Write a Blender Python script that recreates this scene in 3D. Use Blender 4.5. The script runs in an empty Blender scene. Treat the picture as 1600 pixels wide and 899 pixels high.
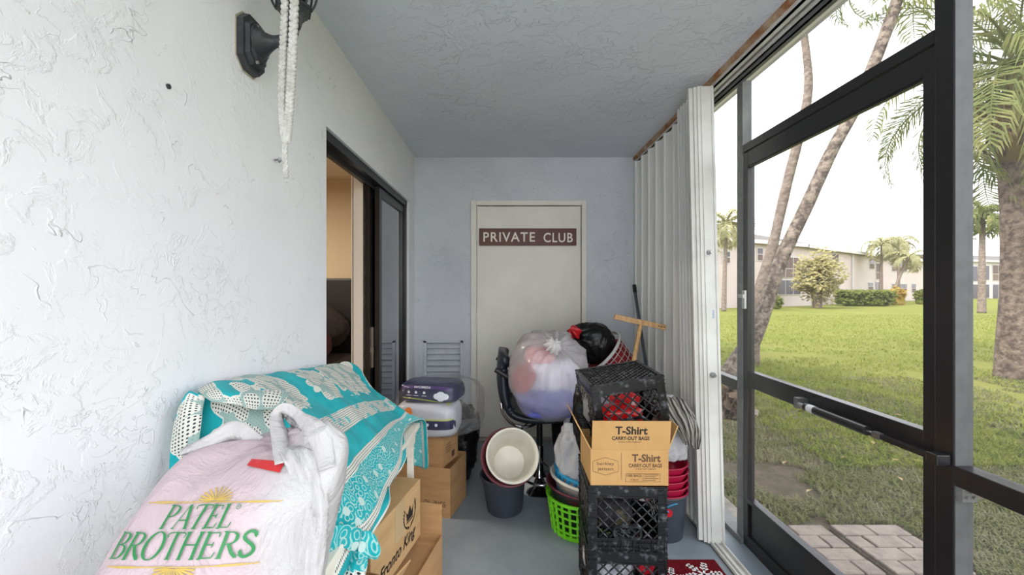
import bpy, bmesh, math, random
from mathutils import Vector, Matrix, noise
from mathutils.bvhtree import BVHTree
random.seed(7); noise.seed_set(3)
PI = math.pi
C = bpy.context.scene.collection

# ---------------------------------------------------------------- camera, sky, sun, exposure
F, CX, CY, EYE = 640.0, 789.0, 452.0, 1.306          # pixels, pixels, pixels, metres
cam_d = bpy.data.cameras.new('camera'); cam = bpy.data.objects.new('camera', cam_d); C.objects.link(cam)
cam.location = (0, 0, EYE); cam.rotation_euler = (PI/2, 0, 0)
cam_d.sensor_width = 36; cam_d.lens = F/1600*36
cam_d.shift_x = (800-CX)/1600; cam_d.shift_y = (CY-449.5)/1600
cam_d.clip_start = .02; cam_d.clip_end = 500
sc = bpy.context.scene; sc.camera = cam
vs = sc.view_settings
vs.view_transform = 'Standard'; vs.look = 'None'; vs.gamma = 1; vs.use_curve_mapping = False
vs.exposure = 2.05

w = bpy.data.worlds.new('sky'); sc.world = w; w.use_nodes = True
nt = w.node_tree; nt.nodes.clear()
out = nt.nodes.new('ShaderNodeOutputWorld'); bg = nt.nodes.new('ShaderNodeBackground')
tc = nt.nodes.new('ShaderNodeTexCoord'); sx = nt.nodes.new('ShaderNodeSeparateXYZ'); rp = nt.nodes.new('ShaderNodeValToRGB')
nt.links.new(tc.outputs['Generated'], sx.inputs[0]); nt.links.new(sx.outputs[2], rp.inputs[0])
rp.color_ramp.elements[0].position = 0.0; rp.color_ramp.elements[0].color = (.97, .975, 1.0, 1)
rp.color_ramp.elements[1].position = .75; rp.color_ramp.elements[1].color = (.86, .92, 1.0, 1)
nt.links.new(rp.outputs[0], bg.inputs[0]); nt.links.new(bg.outputs[0], out.inputs[0])
bg.inputs[1].default_value = 1.0

sun_d = bpy.data.lights.new('sun', 'SUN'); sun = bpy.data.objects.new('sun', sun_d); C.objects.link(sun)
sun_d.energy = 1.6; sun_d.angle = math.radians(14); sun_d.color = (1, .95, .86)
sun.rotation_euler = Vector((.62, .28, -.85)).to_track_quat('-Z', 'Y').to_euler()   # comes over our own roof, from the left
room_fill_d = bpy.data.lights.new('bedroom_fill', 'AREA'); lamp = bpy.data.objects.new('bedroom_fill', room_fill_d); C.objects.link(lamp)  # unseen area light, added to brighten the bedroom
room_fill_d.energy = 18; room_fill_d.size = .5; room_fill_d.color = (1, .9, .76); lamp.location = (-2.6, 2.6, 2.40)

# ---------------------------------------------------------------- helpers
def P(px, py, d): return Vector(((px-CX)*d/F, d, EYE-(py-CY)*d/F))
def lin(c):
    return tuple((v/255/12.92 if v/255 <= .04045 else ((v/255+.055)/1.055)**2.4) for v in c) + (1,)
def worldloc(o):
    v = Vector((0, 0, 0))
    while o is not None: v += o.location; o = o.parent
    return v

class N:                                              # tiny node-tree writer
    def __init__(s, m): m.use_nodes = True; s.t = m.node_tree; s.t.nodes.clear()
    def n(s, typ, ins=None, **kw):
        nd = s.t.nodes.new(typ)
        for k, v in kw.items(): setattr(nd, k, v)
        for k, v in (ins or {}).items(): s.set(nd, k, v)
        return nd
    def set(s, nd, k, v):
        i = nd.inputs[k]
        if isinstance(v, bpy.types.NodeSocket): s.t.links.new(v, i)
        else: i.default_value = v
    def math(s, op, a, b=0.0, c=None, clamp=False):
        nd = s.t.nodes.new('ShaderNodeMath'); nd.operation = op; nd.use_clamp = clamp
        s.set(nd, 0, a); s.set(nd, 1, b)
        if c is not None: s.set(nd, 2, c)
        return nd.outputs[0]
    def ramp(s, fac, stops, interp='LINEAR'):
        nd = s.t.nodes.new('ShaderNodeValToRGB'); s.set(nd, 0, fac); cr = nd.color_ramp; cr.interpolation = interp
        while len(cr.elements) < len(stops): cr.elements.new(.5)
        for e, (p, c) in zip(cr.elements, stops):
            e.position = p; e.color = c if len(c) == 4 else tuple(c)+(1,)
        return nd.outputs[0]
    def mix(s, fac, a, b):
        nd = s.t.nodes.new('ShaderNodeMix'); nd.data_type = 'RGBA'
        s.set(nd, 0, fac); s.set(nd, 6, a); s.set(nd, 7, b)
        return nd.outputs[2]
    def noise(s, vec, scale, detail=4, rough=.5, dist=0.0):
        nd = s.n('ShaderNodeTexNoise', {'Scale': scale, 'Detail': detail, 'Roughness': rough, 'Distortion': dist})
        if vec is not None: s.set(nd, 'Vector', vec)
        return nd.outputs[0]
    def smooth(s, v, a, b):
        nd = s.t.nodes.new('ShaderNodeMapRange'); nd.interpolation_type = 'SMOOTHSTEP'
        s.set(nd, 0, v); s.set(nd, 1, a); s.set(nd, 2, b); return nd.outputs[0]
    def bump(s, h, strength=.4, dist=.01):
        return s.n('ShaderNodeBump', {'Height': h, 'Strength': strength, 'Distance': dist}).outputs[0]
    def out(s, sh):
        o = s.t.nodes.new('ShaderNodeOutputMaterial'); s.t.links.new(sh, o.inputs[0])
    def bsdf(s, **k):
        nd = s.t.nodes.new('ShaderNodeBsdfPrincipled')
        for kk, v in k.items(): s.set(nd, kk.replace('_', ' '), v)
        return nd.outputs[0]

MATS = {}
def mat(name, col, rough=.6, metal=0.0, col2=None, scale=6, lo=.35, hi=.7, bump=0, bscale=60, bdist=.003, spec=.5, coat=0, stretch=None, alpha=1.0, trans=0.0, sheen=0):
    """plain procedural surface: two tones mixed by noise, fine relief"""
    m = bpy.data.materials.new(name); g = N(m)
    co = g.n('ShaderNodeTexCoord').outputs['Object']
    if stretch: co = g.n('ShaderNodeMapping', {'Vector': co, 'Scale': stretch}).outputs[0]
    c1 = lin(col)
    base = g.mix(g.smooth(g.noise(co, scale, 6, .6), lo, hi), c1, lin(col2)) if col2 else c1
    k = dict(Base_Color=base, Roughness=rough, Metallic=metal, Specular_IOR_Level=spec)
    if coat: k['Coat_Weight'] = coat
    if alpha < 1: k['Alpha'] = alpha
    if trans: k['Transmission_Weight'] = trans
    if sheen: k['Sheen_Weight'] = sheen
    if bump: k['Normal'] = g.bump(g.noise(co, bscale, 5, .6), bump, bdist)
    g.out(g.bsdf(**k)); MATS[name] = m; return m

def stucco(name, col, col2, bs, crack, dirt=None, sc_=1.0):
    m = bpy.data.materials.new(name); g = N(m)
    pos = g.n('ShaderNodeNewGeometry').outputs['Position']
    pos = g.n('ShaderNodeMapping', {'Vector': pos, 'Scale': (sc_, sc_, sc_)}).outputs[0]
    knock = g.smooth(g.noise(pos, 13, 7, .62, .5), .5, .58)
    fine = g.noise(pos, 70, 4, .6)
    area = g.smooth(g.noise(pos, 2.6, 2, .5), .44, .60)
    ridge = g.math('ABSOLUTE', g.math('SUBTRACT', g.noise(pos, 5.5, 3.5, .55, .9), .5))
    ridge = g.math('SUBTRACT', 1.0, g.smooth(ridge, .0, .007))
    ridge = g.math('MULTIPLY', ridge, g.smooth(g.noise(pos, 7.3, 3, .55), .53, .62))
    ridge2 = g.math('ABSOLUTE', g.math('SUBTRACT', g.noise(pos, 17, 3, .55, .8), .52))
    ridge2 = g.math('MULTIPLY', g.math('SUBTRACT', 1.0, g.smooth(ridge2, .0, .012)), g.smooth(g.noise(pos, 4.1, 2, .5), .5, .62))
    h = g.math('ADD', g.math('MULTIPLY', knock, bs*.55), g.math('MULTIPLY', fine, .22*bs))
    h = g.math('ADD', h, g.math('MULTIPLY', g.math('MAXIMUM', ridge, g.math('MULTIPLY', ridge2, .6)), crack))
    h = g.math('MULTIPLY', h, g.math('ADD', .5, area))
    base = g.mix(g.smooth(g.noise(pos, 1.7, 4, .55), .35, .7), lin(col), lin(col2))
    base = g.mix(g.math('MULTIPLY', ridge, .12), base, lin((120, 124, 124)))
    g.out(g.bsdf(Base_Color=base, Roughness=.72, Specular_IOR_Level=.3, Normal=g.bump(h, .5, .010)))
    return m

def film(name, col, clear=.25, rough=.3, bump=.4, bscale=16, trans=.45, tint2=None, gloss=.6, xsplit=None):
    """thin plastic film: some light passes straight, some scatters, a soft gloss"""
    m = bpy.data.materials.new(name); g = N(m)
    co = g.n('ShaderNodeTexCoord').outputs['Object']
    nm = g.bump(g.noise(co, bscale, 5, .6, .5), bump, .02)
    col_ = lin(col)
    if xsplit:
        sxn = g.n('ShaderNodeSeparateXYZ', {0: co}); col_ = g.mix(g.smooth(g.math('ADD', sxn.outputs[0], g.math('MULTIPLY', g.noise(co, 9, 3, .5), .05)), xsplit[0], xsplit[1]), lin(tint2), col_); tint2 = None
    if tint2: col_ = g.mix(g.smooth(g.noise(co, 5.0, 3, .5), .25, .7), col_, lin(tint2))
    d = g.n('ShaderNodeBsdfDiffuse', {'Color': col_, 'Normal': nm}).outputs[0]
    t = g.n('ShaderNodeBsdfTranslucent', {'Color': col_, 'Normal': nm}).outputs[0]
    gl = g.n('ShaderNodeBsdfGlossy', {'Roughness': rough, 'Normal': nm}).outputs[0]
    tr = g.n('ShaderNodeBsdfTransparent').outputs[0]
    fr = g.n('ShaderNodeLayerWeight', {'Blend': .25, 'Normal': nm})
    a = g.n('ShaderNodeMixShader', {0: trans, 1: d, 2: t}).outputs[0]
    a = g.n('ShaderNodeMixShader', {0: clear, 1: a, 2: tr}).outputs[0]
    a = g.n('ShaderNodeMixShader', {0: g.math('MULTIPLY_ADD', fr.outputs['Fresnel'], gloss, .04*gloss), 1: a, 2: gl}).outputs[0]
    g.out(a); return m

class MB:
    def __init__(s): s.v = []; s.f = []; s.uv = None
    def add(s, vs_, fs):
        o = len(s.v); s.v += [Vector(p) for p in vs_]; s.f += [tuple(i+o for i in q) for q in fs]; return s
    def box(s, a, b, M=None):
        x0, y0, z0 = a; x1, y1, z1 = b
        vs_ = [Vector(p) for p in ((x0,y0,z0),(x1,y0,z0),(x1,y1,z0),(x0,y1,z0),(x0,y0,z1),(x1,y0,z1),(x1,y1,z1),(x0,y1,z1))]
        if M: vs_ = [M @ p for p in vs_]
        return s.add(vs_, [(0,3,2,1),(4,5,6,7),(0,1,5,4),(1,2,6,5),(2,3,7,6),(3,0,4,7)])
    def rbox(s, a, b, r=.004, seg=2, M=None):
        bm = bmesh.new(); bmesh.ops.create_cube(bm, size=1)
        for v in bm.verts: v.co = Vector(((a[i]+b[i])/2+v.co[i]*(b[i]-a[i]) for i in range(3)))
        bmesh.ops.bevel(bm, geom=bm.edges[:], offset=r, segments=seg, affect='EDGES', profile=.6)
        vs_ = [v.co.copy() for v in bm.verts]
        if M: vs_ = [M @ p for p in vs_]
        bm.verts.index_update(); s.add(vs_, [tuple(v.index for v in f.verts) for f in bm.faces]); bm.free(); return s
    def ring(s, p0, p1, r0, r1, n=16, cap0=True, cap1=True):
        return s.tube([p0, p1], [r0, r1], n, cap0, cap1)
    def tube(s, pts, r, n=8, cap0=True, cap1=True, flat=1.0, side=None):
        pts = [Vector(p) for p in pts]; rs = r if isinstance(r, (list, tuple)) else [r]*len(pts)
        vs_, fs = [], []; prev = None
        for i, p in enumerate(pts):
            t = (pts[min(i+1, len(pts)-1)]-pts[max(i-1, 0)]).normalized()
            ref = side or (Vector((0, 0, 1)) if abs(t.z) < .9 else Vector((1, 0, 0)))
            a = prev if prev is not None else ref
            a = (a - t*a.dot(t))
            if a.length < 1e-5: a = Vector((0, 1, 0)) - t*t.y
            a.normalize(); prev = a; b = t.cross(a)
            for k in range(n):
                q = 2*PI*k/n; vs_.append(p+(a*math.cos(q)+b*math.sin(q)*flat)*rs[i])
        for i in range(len(pts)-1):
            for k in range(n):
                k2 = (k+1) % n; fs.append((i*n+k, i*n+k2, (i+1)*n+k2, (i+1)*n+k))
        if cap0: fs.append(tuple(range(n-1, -1, -1)))
        if cap1: fs.append(tuple(range((len(pts)-1)*n, len(pts)*n)))
        return s.add(vs_, fs)
    def lathe(s, prof, c=(0, 0, 0), n=32, M=None, sx_=1, sy_=1):
        c = Vector(c); vs_, fs = [], []
        for (r, z) in prof:
            for k in range(n):
                q = 2*PI*k/n; v = Vector((r*math.cos(q)*sx_, r*math.sin(q)*sy_, z))
                vs_.append((M @ v if M else v)+c)
        for i in range(len(prof)-1):
            for k in range(n):
                k2 = (k+1) % n; fs.append((i*n+k, i*n+k2, (i+1)*n+k2, (i+1)*n+k))
        return s.add(vs_, fs)
    def grid(s, fn, nu, nv, closeu=False):
        """fn(i/nu, j/nv) -> point"""
        mu = nu if closeu else nu+1
        vs_ = [fn(i/nu, j/nv) for j in range(nv+1) for i in range(mu)]
        fs = [(j*mu+i, j*mu+(i+1) % mu, (j+1)*mu+(i+1) % mu, (j+1)*mu+i) for j in range(nv) for i in range(nu)]
        return s.add(vs_, fs)
    def prism(s, poly, a, b):
        """poly of 2D points (x,z) extruded along y from a to b"""
        n = len(poly); vs_ = [(x, a, z) for x, z in poly]+[(x, b, z) for x, z in poly]
        return s.add(vs_, [tuple(range(n)), tuple(range(2*n-1, n-1, -1))]+[(i, i+n, (i+1) % n+n, (i+1) % n) for i in range(n)])
    def build(s, name, m, parent=None, smooth=False, loc=None, local=False, thick=0, angle=None):
        me = bpy.data.meshes.new(name)
        off = Vector((0, 0, 0))
        if not local:
            if parent is not None: off = worldloc(parent)
            if loc is not None: off = off+Vector(loc) if parent is not None else Vector(loc)
        me.from_pydata([tuple(p-off) for p in s.v], [], s.f); me.materials.append(m)
        o = bpy.data.objects.new(name, me); C.objects.link(o)
        if loc is not None: o.location = loc
        if parent is not None: o.parent = parent
        bm = bmesh.new(); bm.from_mesh(me); bmesh.ops.recalc_face_normals(bm, faces=bm.faces); bm.to_mesh(me); bm.free()
        if smooth:
            me.polygons.foreach_set('use_smooth', [True]*len(me.polygons))
            if smooth == 'auto': me.set_sharp_from_angle(angle=math.radians(angle or 40))
        if thick:
            md = o.modifiers.new('solid', 'SOLIDIFY'); md.thickness = thick; md.offset = 0
        return o

def tag(o, label, cat, group=None, kind=None):
    o['label'] = label; o['category'] = cat
    if group: o['group'] = group
    if kind: o['kind'] = kind
    return o
def struct(o, label=None, cat=None):
    o['kind'] = 'structure'
    if label: o['label'] = label; o['category'] = cat
    return o
def thing(name, label, cat, loc=(0, 0, 0), rot=(0, 0, 0), group=None):
    o = bpy.data.objects.new(name, None); C.objects.link(o); o.location = loc; o.rotation_euler = rot
    o.empty_display_size = .05
    return tag(o, label, cat, group)
def setting(name, label, cat, loc=(0, 0, 0)):
    o = thing(name, label, cat, loc); o['kind'] = 'structure'; return o
def dup(root, loc, rot, label, group=None):
    r = root.copy(); C.objects.link(r); r.location = loc; r.rotation_euler = rot; r['label'] = label
    if group: r['group'] = group
    for ch in list(root.children):
        c = ch.copy(); C.objects.link(c); c.parent = r
        for gch in list(ch.children):
            d = gch.copy(); C.objects.link(d); d.parent = c
    return r
def share(o, name, parent, loc):
    """another piece alike, same mesh data"""
    c = o.copy(); C.objects.link(c); c.name = name; c.parent = parent; c.location = loc; return c

def text2d(body, size=1.0, bold=0.0, shear=0.0, align='CENTER', spacing=1.0, dense=False):
    """outline lettering as flat 2D triangles, centred on 0"""
    cu = bpy.data.curves.new('lettering', 'FONT'); cu.body = body; cu.size = size; cu.offset = bold*size; cu.shear = shear
    cu.align_x = align; cu.align_y = 'CENTER'; cu.space_character = spacing; cu.resolution_u = 3
    o = bpy.data.objects.new('lettering', cu); C.objects.link(o)
    bpy.context.view_layer.update()
    me = bpy.data.meshes.new_from_object(o.evaluated_get(bpy.context.evaluated_depsgraph_get()))
    bpy.data.objects.remove(o); bpy.data.curves.remove(cu)
    bm = bmesh.new(); bm.from_mesh(me); bpy.data.meshes.remove(me)
    res = bm2d(bm, dense, size); return res
def bm2d(bm, dense, size):
    bmesh.ops.triangulate(bm, faces=bm.faces)
    if dense:
        for _ in range(3):
            le = [e for e in bm.edges if e.calc_length() > size*.09]
            if le:
                bmesh.ops.subdivide_edges(bm, edges=le, cuts=1); bmesh.ops.triangulate(bm, faces=bm.faces)
    bm.verts.index_update()
    r = ([(v.co.x, v.co.y) for v in bm.verts], [tuple(v.index for v in f.verts) for f in bm.faces]); bm.free(); return r
def fit(t, w_, h_):
    """scale 2D lettering to a width and height, centred"""
    xs = [p[0] for p in t[0]]; ys = [p[1] for p in t[0]]
    cx, cy = (min(xs)+max(xs))/2, (min(ys)+max(ys))/2; a, b = w_/(max(xs)-min(xs)), h_/(max(ys)-min(ys))
    return ([((x-cx)*a, (y-cy)*b) for x, y in t[0]], t[1])
def shift(t, dx, dy, sh=0): return ([(x+dx+y*sh, y+dy) for x, y in t[0]], t[1])
def merge(*ts):
    v, f = [], []
    for t in ts:
        o = len(v); v += t[0]; f += [tuple(i+o for i in q) for q in t[1]]
    return v, f
def line2d(pts, wd):
    """stroke with a width (number or one per point)"""
    n = len(pts); ws = wd if isinstance(wd, (list, tuple)) else [wd]*n; v = []
    for i, p in enumerate(pts):
        a = Vector(pts[max(i-1, 0)]); b = Vector(pts[min(i+1, n-1)]); t = (b-a)
        t = t.normalized() if t.length > 1e-9 else Vector((1, 0)); nn = Vector((-t.y, t.x))*ws[i]/2
        v += [tuple(Vector(p)+nn), tuple(Vector(p)-nn)]
    return v, [(2*i, 2*i+1, 2*i+3, 2*i+2) for i in range(n-1)]
def rect2d(w_, h_, wd):
    a, b = w_/2, h_/2; return line2d([(-a, -b), (a, -b), (a, b), (-a, b), (-a, -b-wd/2)], wd)
def place2d(mb, t, O, R, U, off=.001, bvh=None):
    """lay 2D lettering on a plane (or cast it onto a surface)"""
    O, R, U = Vector(O), Vector(R).normalized(), Vector(U).normalized(); nrm = R.cross(U).normalized(); vs_ = []
    for x, y in t[0]:
        p = O+R*x+U*y
        if bvh:
            h = bvh.ray_cast(p+nrm*.3, -nrm, .7)
            p = (h[0]+nrm*off) if h[0] is not None else p+nrm*off
        else: p = p+nrm*off
        vs_.append(p)
    return mb.add(vs_, t[1])
def crm(a, b, c, d, t):
    return .5*((2*b)+(c-a)*t+(2*a-5*b+4*c-d)*t*t+(3*b-a-3*c+d)*t**3)
def spl(pts, u):
    n = len(pts)-1; x = min(max(u, 0), 1)*n; i = min(int(x), n-1); t = x-i
    g = lambda k: pts[min(max(k, 0), n)]
    return crm(g(i-1), g(i), g(i+1), g(i+2), t)
def splc(pts, u):
    n = len(pts); x = (u % 1)*n; i = int(x) % n; t = x-int(x)
    return crm(pts[(i-1) % n], pts[i], pts[(i+1) % n], pts[(i+2) % n], t)
def curve(pts, n): 
    pts = [Vector(p) for p in pts]; return [spl(pts, i/n) for i in range(n+1)]
def fnz(p, s=1.0): return noise.noise(Vector(p)*s)

# ---------------------------------------------------------------- materials
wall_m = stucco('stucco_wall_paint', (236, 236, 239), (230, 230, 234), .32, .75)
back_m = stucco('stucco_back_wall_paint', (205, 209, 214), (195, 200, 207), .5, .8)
ceil_m = stucco('stucco_ceiling_paint', (216, 220, 226), (208, 213, 220), .75, .55, sc_=.9)
floor_m = mat('painted_concrete', (128, 137, 144), .5, col2=(143, 151, 157), scale=3.5, bump=.25, bscale=30, bdist=.004, spec=.4)
conc_m = mat('bare_concrete', (150, 142, 130), .9, col2=(112, 102, 92), scale=18, bump=.5, bscale=60, bdist=.01)
cream_m = mat('cream_door_paint', (226, 224, 214), .45, col2=(217, 215, 205), scale=3, bump=.05, bscale=40)
white_m = mat('white_aluminium', (214, 213, 207), .42, col2=(200, 199, 193), scale=5, spec=.4)
blade_m = mat('shutter_blade_enamel', (226, 226, 222), .5, col2=(220, 220, 216), scale=3, stretch=(8, 8, .6))
bronze_m = mat('black_bronze_aluminium', (26, 25, 27), .32, col2=(33, 31, 31), scale=9, spec=.55, bump=.06, bscale=120)
greyal_m = mat('weathered_grey_aluminium', (96, 97, 97), .5, col2=(116, 116, 114), scale=14, bump=.1, bscale=90)
chrome_m = mat('chrome', (205, 205, 208), .12, 1.0)
steel_m = mat('dull_steel', (165, 165, 165), .35, 1.0)
rust_m = mat('raw_wood_strip', (146, 92, 50), .8, col2=(196, 176, 150), scale=9, stretch=(1, 1, 1), bump=.4)
sign_m = mat('stained_sign_wood', (98, 36, 20), .45, col2=(60, 22, 16), scale=14, stretch=(1, 1, 9), bump=.2, bscale=30)
sigl_m = mat('sign_white_letters', (232, 224, 212), .6)
black_m = mat('black_plastic', (22, 22, 24), .45, col2=(38, 38, 40), scale=22, bump=.1)
crate_m = mat('scuffed_black_crate_plastic', (8, 8, 11), .30, col2=(104, 106, 110), scale=44, lo=.50, hi=.80, bump=.25, bscale=60, bdist=.003)
card_m = mat('corrugated_cardboard', (186, 146, 100), .85, col2=(174, 133, 88), scale=5, bump=.12, bscale=40, stretch=(1, 1, 6))
cardp_m = mat('pale_cardboard', (200, 165, 118), .85, col2=(190, 152, 104), scale=5, bump=.12, bscale=40, stretch=(1, 1, 6))
cardo_m = mat('orange_kraft_cardboard', (194, 152, 96), .8, col2=(184, 140, 84), scale=6, bump=.1, bscale=30)
tape_m = mat('packing_tape', (206, 176, 132), .2, coat=.5)
ink_m = mat('black_print', (34, 28, 26), .7)
brown_ink_m = mat('brown_print', (88, 62, 40), .7)
wood_m = mat('white_painted_wood', (236, 230, 216), .5, col2=(226, 219, 203), scale=6, stretch=(6, 1, 6))
pine_m = mat('pale_bare_wood', (208, 168, 116), .6, col2=(186, 142, 92), scale=9, stretch=(8, 8, 1), bump=.1)
navy_m = mat('navy_leatherette', (27, 32, 44), .4, bump=.15, bscale=120, bdist=.002)
pole_m = mat('dark_grey_tube', (74, 80, 88), .35)

def mesh_screen_mat():
    m = bpy.data.materials.new('insect_screen'); g = N(m)
    d = g.n('ShaderNodeBsdfDiffuse', {'Color': lin((120, 122, 126))}).outputs[0]
    t = g.n('ShaderNodeBsdfTransparent').outputs[0]
    g.out(g.n('ShaderNodeMixShader', {0: .82, 1: d, 2: t}).outputs[0]); return m
screen_m = mesh_screen_mat()
def glass_mat(name, tint=(1, 1, 1, 1), refl=.08):
    m = bpy.data.materials.new(name); g = N(m)
    t = g.n('ShaderNodeBsdfTransparent', {'Color': tint}).outputs[0]
    gl = g.n('ShaderNodeBsdfGlossy', {'Roughness': .02}).outputs[0]
    f = g.n('ShaderNodeFresnel', {'IOR': 1.5}).outputs[0]
    g.out(g.n('ShaderNodeMixShader', {0: g.math('ADD', f, refl, clamp=True), 1: t, 2: gl}).outputs[0]); return m
glass_m = glass_mat('tinted_door_glass', (.70, .70, .70, 1), .42)
lampglass_m = glass_mat('clear_lamp_glass')

# ---------------------------------------------------------------- room shell
XL, YB, ZC, XS = -.783, 3.556, 2.45, 1.22
GZ = -.10
o = MB().box((-.9, -1.6, -.25), (1.30, YB, 0)).build('floor', floor_m); struct(o, 'grey painted concrete porch floor', 'floor')
o = MB().box((-.95, -.40, ZC), (1.118, YB+.12, 2.62)).build('ceiling', ceil_m); struct(o, 'grey blue textured stucco ceiling of the porch', 'ceiling')  # cut short just behind the camera to let more sky light in
OY0, OY1, OZ = 1.796, 3.34, 2.022        # sliding door opening
m_ = MB()
m_.box((-.93, -1.6, -.25), (XL, OY0, ZC)); m_.box((-.93, OY1, -.25), (XL, YB+.12, ZC)); m_.box((-.93, OY0, OZ), (XL, OY1, ZC))
o = m_.build('wall_left', wall_m); struct(o, 'white stucco wall on the left with the sliding door opening', 'wall')
DX0, DX1, DZ = P(736, 0, YB).x, P(916, 0, YB).x, P(0, 314, YB).z     # casing outer
VX0, VX1, VZ0, VZ1 = P(663, 0, YB).x, P(723, 0, YB).x, P(0, 640, YB).z, P(0, 532, YB).z
m_ = MB()
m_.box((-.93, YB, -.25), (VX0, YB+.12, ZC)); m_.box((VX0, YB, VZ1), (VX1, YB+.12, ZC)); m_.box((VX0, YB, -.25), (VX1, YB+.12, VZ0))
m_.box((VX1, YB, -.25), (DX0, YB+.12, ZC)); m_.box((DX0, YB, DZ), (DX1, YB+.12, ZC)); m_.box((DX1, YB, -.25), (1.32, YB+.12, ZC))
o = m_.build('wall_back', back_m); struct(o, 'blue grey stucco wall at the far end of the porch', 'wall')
o = MB().box((-5.2, -.40, 2.62), (1.345, 9.5, 5.6)).box((1.118, -.40, 2.451), (1.345, 9.5, 2.62)).box((1.285, -.40, 2.425), (1.33, 9.5, 2.451)).build('wall_upper', wall_m); struct(o, 'stucco storey above the porch with its edge beam', 'wall')  # back edge stops with the ceiling, shaped to admit sky light from behind
o = MB().box((-.93, YB+.12, -.25), (1.30, 9.5, 2.62)).build('wall_far', wall_m); struct(o, 'outer wall of our own block beyond the porch', 'wall')
o = MB().box((1.112, -.6, 2.425), (1.132, YB, 2.449)).build('trim_1', rust_m); struct(o, 'raw brown wood strip along the ceiling edge', 'trim')
m_ = MB(); m_.box((1.207, -.6, 2.375), (1.213, YB, 2.45)); m_.box((1.207, -.6, 2.375), (1.232, YB, 2.381))
o = m_.build('trim_2', greyal_m); struct(o, 'dark aluminium head channel above the screens', 'trim')
o = MB().box((1.30, -1.6, -.25), (1.42, 4.2, -.035)).build('trim_3', conc_m); struct(o, 'bare concrete slab lip outside the screens', 'sill')
o = MB().box((1.205, -1.6, .0), (1.285, 1.165, .03)).box((1.205, 2.10, 0), (1.285, YB, .03)).build('trim_4', greyal_m); struct(o, 'aluminium sill channel under the screens', 'sill')

# bedroom behind the sliding door
bed_m = mat('tan_bedroom_paint', (212, 192, 160), .8)
bedc_m = mat('bedroom_ceiling_paint', (226, 214, 190), .8)
bedf_m = mat('bedroom_floor', (120, 92, 66), .6)
m_ = MB().box((-5, 4.42, -.05), (-.93, 4.54, 2.5)).box((-5.1, .3, -.05), (-5, 4.54, 2.5)).box((-5, .2, -.05), (-.93, .3, 2.5))
o = m_.build('wall_bedroom', bed_m); struct(o, 'tan bedroom walls seen through the sliding door', 'wall')
o = MB().box((-5.1, .2, 2.5), (-.93, 4.54, 2.6)).build('ceiling_bedroom', bedc_m); struct(o, 'bedroom ceiling', 'ceiling')
o = MB().box((-5.1, .2, -.2), (-.93, 4.54, -.0)).build('floor_bedroom', bedf_m); struct(o, 'bedroom floor', 'floor')
dk = mat('dark_bed_wood', (20, 16, 17), .5); 
hb = thing('bed', 'bed with dark headboard and rumpled red blanket inside the bedroom', 'bed', (-1.9, 3.9, 0))
MB().rbox((-2.6, 4.32, 0), (-1.50, 4.40, 1.42), .02).build('headboard', dk, hb)
MB().rbox((-2.6, 2.9, .12), (-1.52, 4.31, .42), .03).build('bed_frame', dk, hb)
MB().rbox((-2.58, 2.92, .42), (-1.54, 4.30, .64), .06, 3).build('mattress', mat('bed_sheet', (70, 62, 66), .9), hb)
def lump(cx, cy, cz, rx, ry, rz, seed, n=24, a=.18):
    mb = MB()
    def f(u, v):
        th, ph = v*PI, u*2*PI; d = Vector((math.sin(th)*math.cos(ph), math.sin(th)*math.sin(ph), math.cos(th)))
        k = 1+a*fnz(d*1.7+Vector((seed, 0, 0)))+a*.4*fnz(d*5+Vector((0, seed, 0)))
        return Vector((cx+d.x*rx*k, cy+d.y*ry*k, cz+d.z*rz*k))
    return mb.grid(f, n, n//2, True)
lump(-1.95, 3.6, .80, .40, .45, .19, 3).build('blanket', mat('red_blanket', (84, 20, 24), .9, col2=(40, 12, 18)), hb, True)
lump(-1.9, 4.1, .92, .34, .17, .24, 8).build('pillow', mat('brown_patterned_pillow', (44, 36, 36), .9, col2=(28, 22, 24), scale=20), hb, True)

# ---------------------------------------------------------------- sliding glass door (door_1)
d1 = setting('door_1', 'black framed sliding glass door standing half open in the left wall', 'door', (-.85, 2.57, 0))
m_ = MB()
m_.box((-.905, OY0, OZ-.045), (-.80, OY1, OZ)); m_.box((-.905, OY1-.04, 0), (-.80, OY1, OZ)); m_.box((-.905, OY0, 0), (-.86, OY0+.03, OZ)); m_.box((-.905, OY0, 0), (-.80, OY1, .03))
m_.box((-.852, OY0, OZ-.07), (-.846, OY1, OZ-.045)); 
m_.build('frame', bronze_m, d1)
def sash(y0, y1, x0, x1):
    mb = MB()
    mb.box((x0, y0, .03), (x1, y0+.05, OZ-.05)); mb.box((x0, y1-.05, .03), (x1, y1, OZ-.05)); mb.box((x0, y0+.05, OZ-.105), (x1, y1-.05, OZ-.05)); mb.box((x0, y0+.05, .03), (x1, y1-.05, .13))
    return mb
p1 = sash(2.66, 3.30, -.845, -.815).build('fixed_panel', bronze_m, d1)
MB().box((-.833, 2.71, .13), (-.828, 3.25, OZ-.105)).build('glass', glass_m, p1)
p2 = sash(2.62, 3.26, -.893, -.863).build('sliding_panel', bronze_m, d1)
MB().box((-.881, 2.67, .13), (-.876, 3.21, OZ-.105)).build('glass', glass_m, p2)
hn = MB().box((-.862, 2.635, .80), (-.848, 2.655, 1.06)).box((-.862, 2.622, .90), (-.842, 2.632, .93)).build('pull_handle', steel_m, p2)
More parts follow.
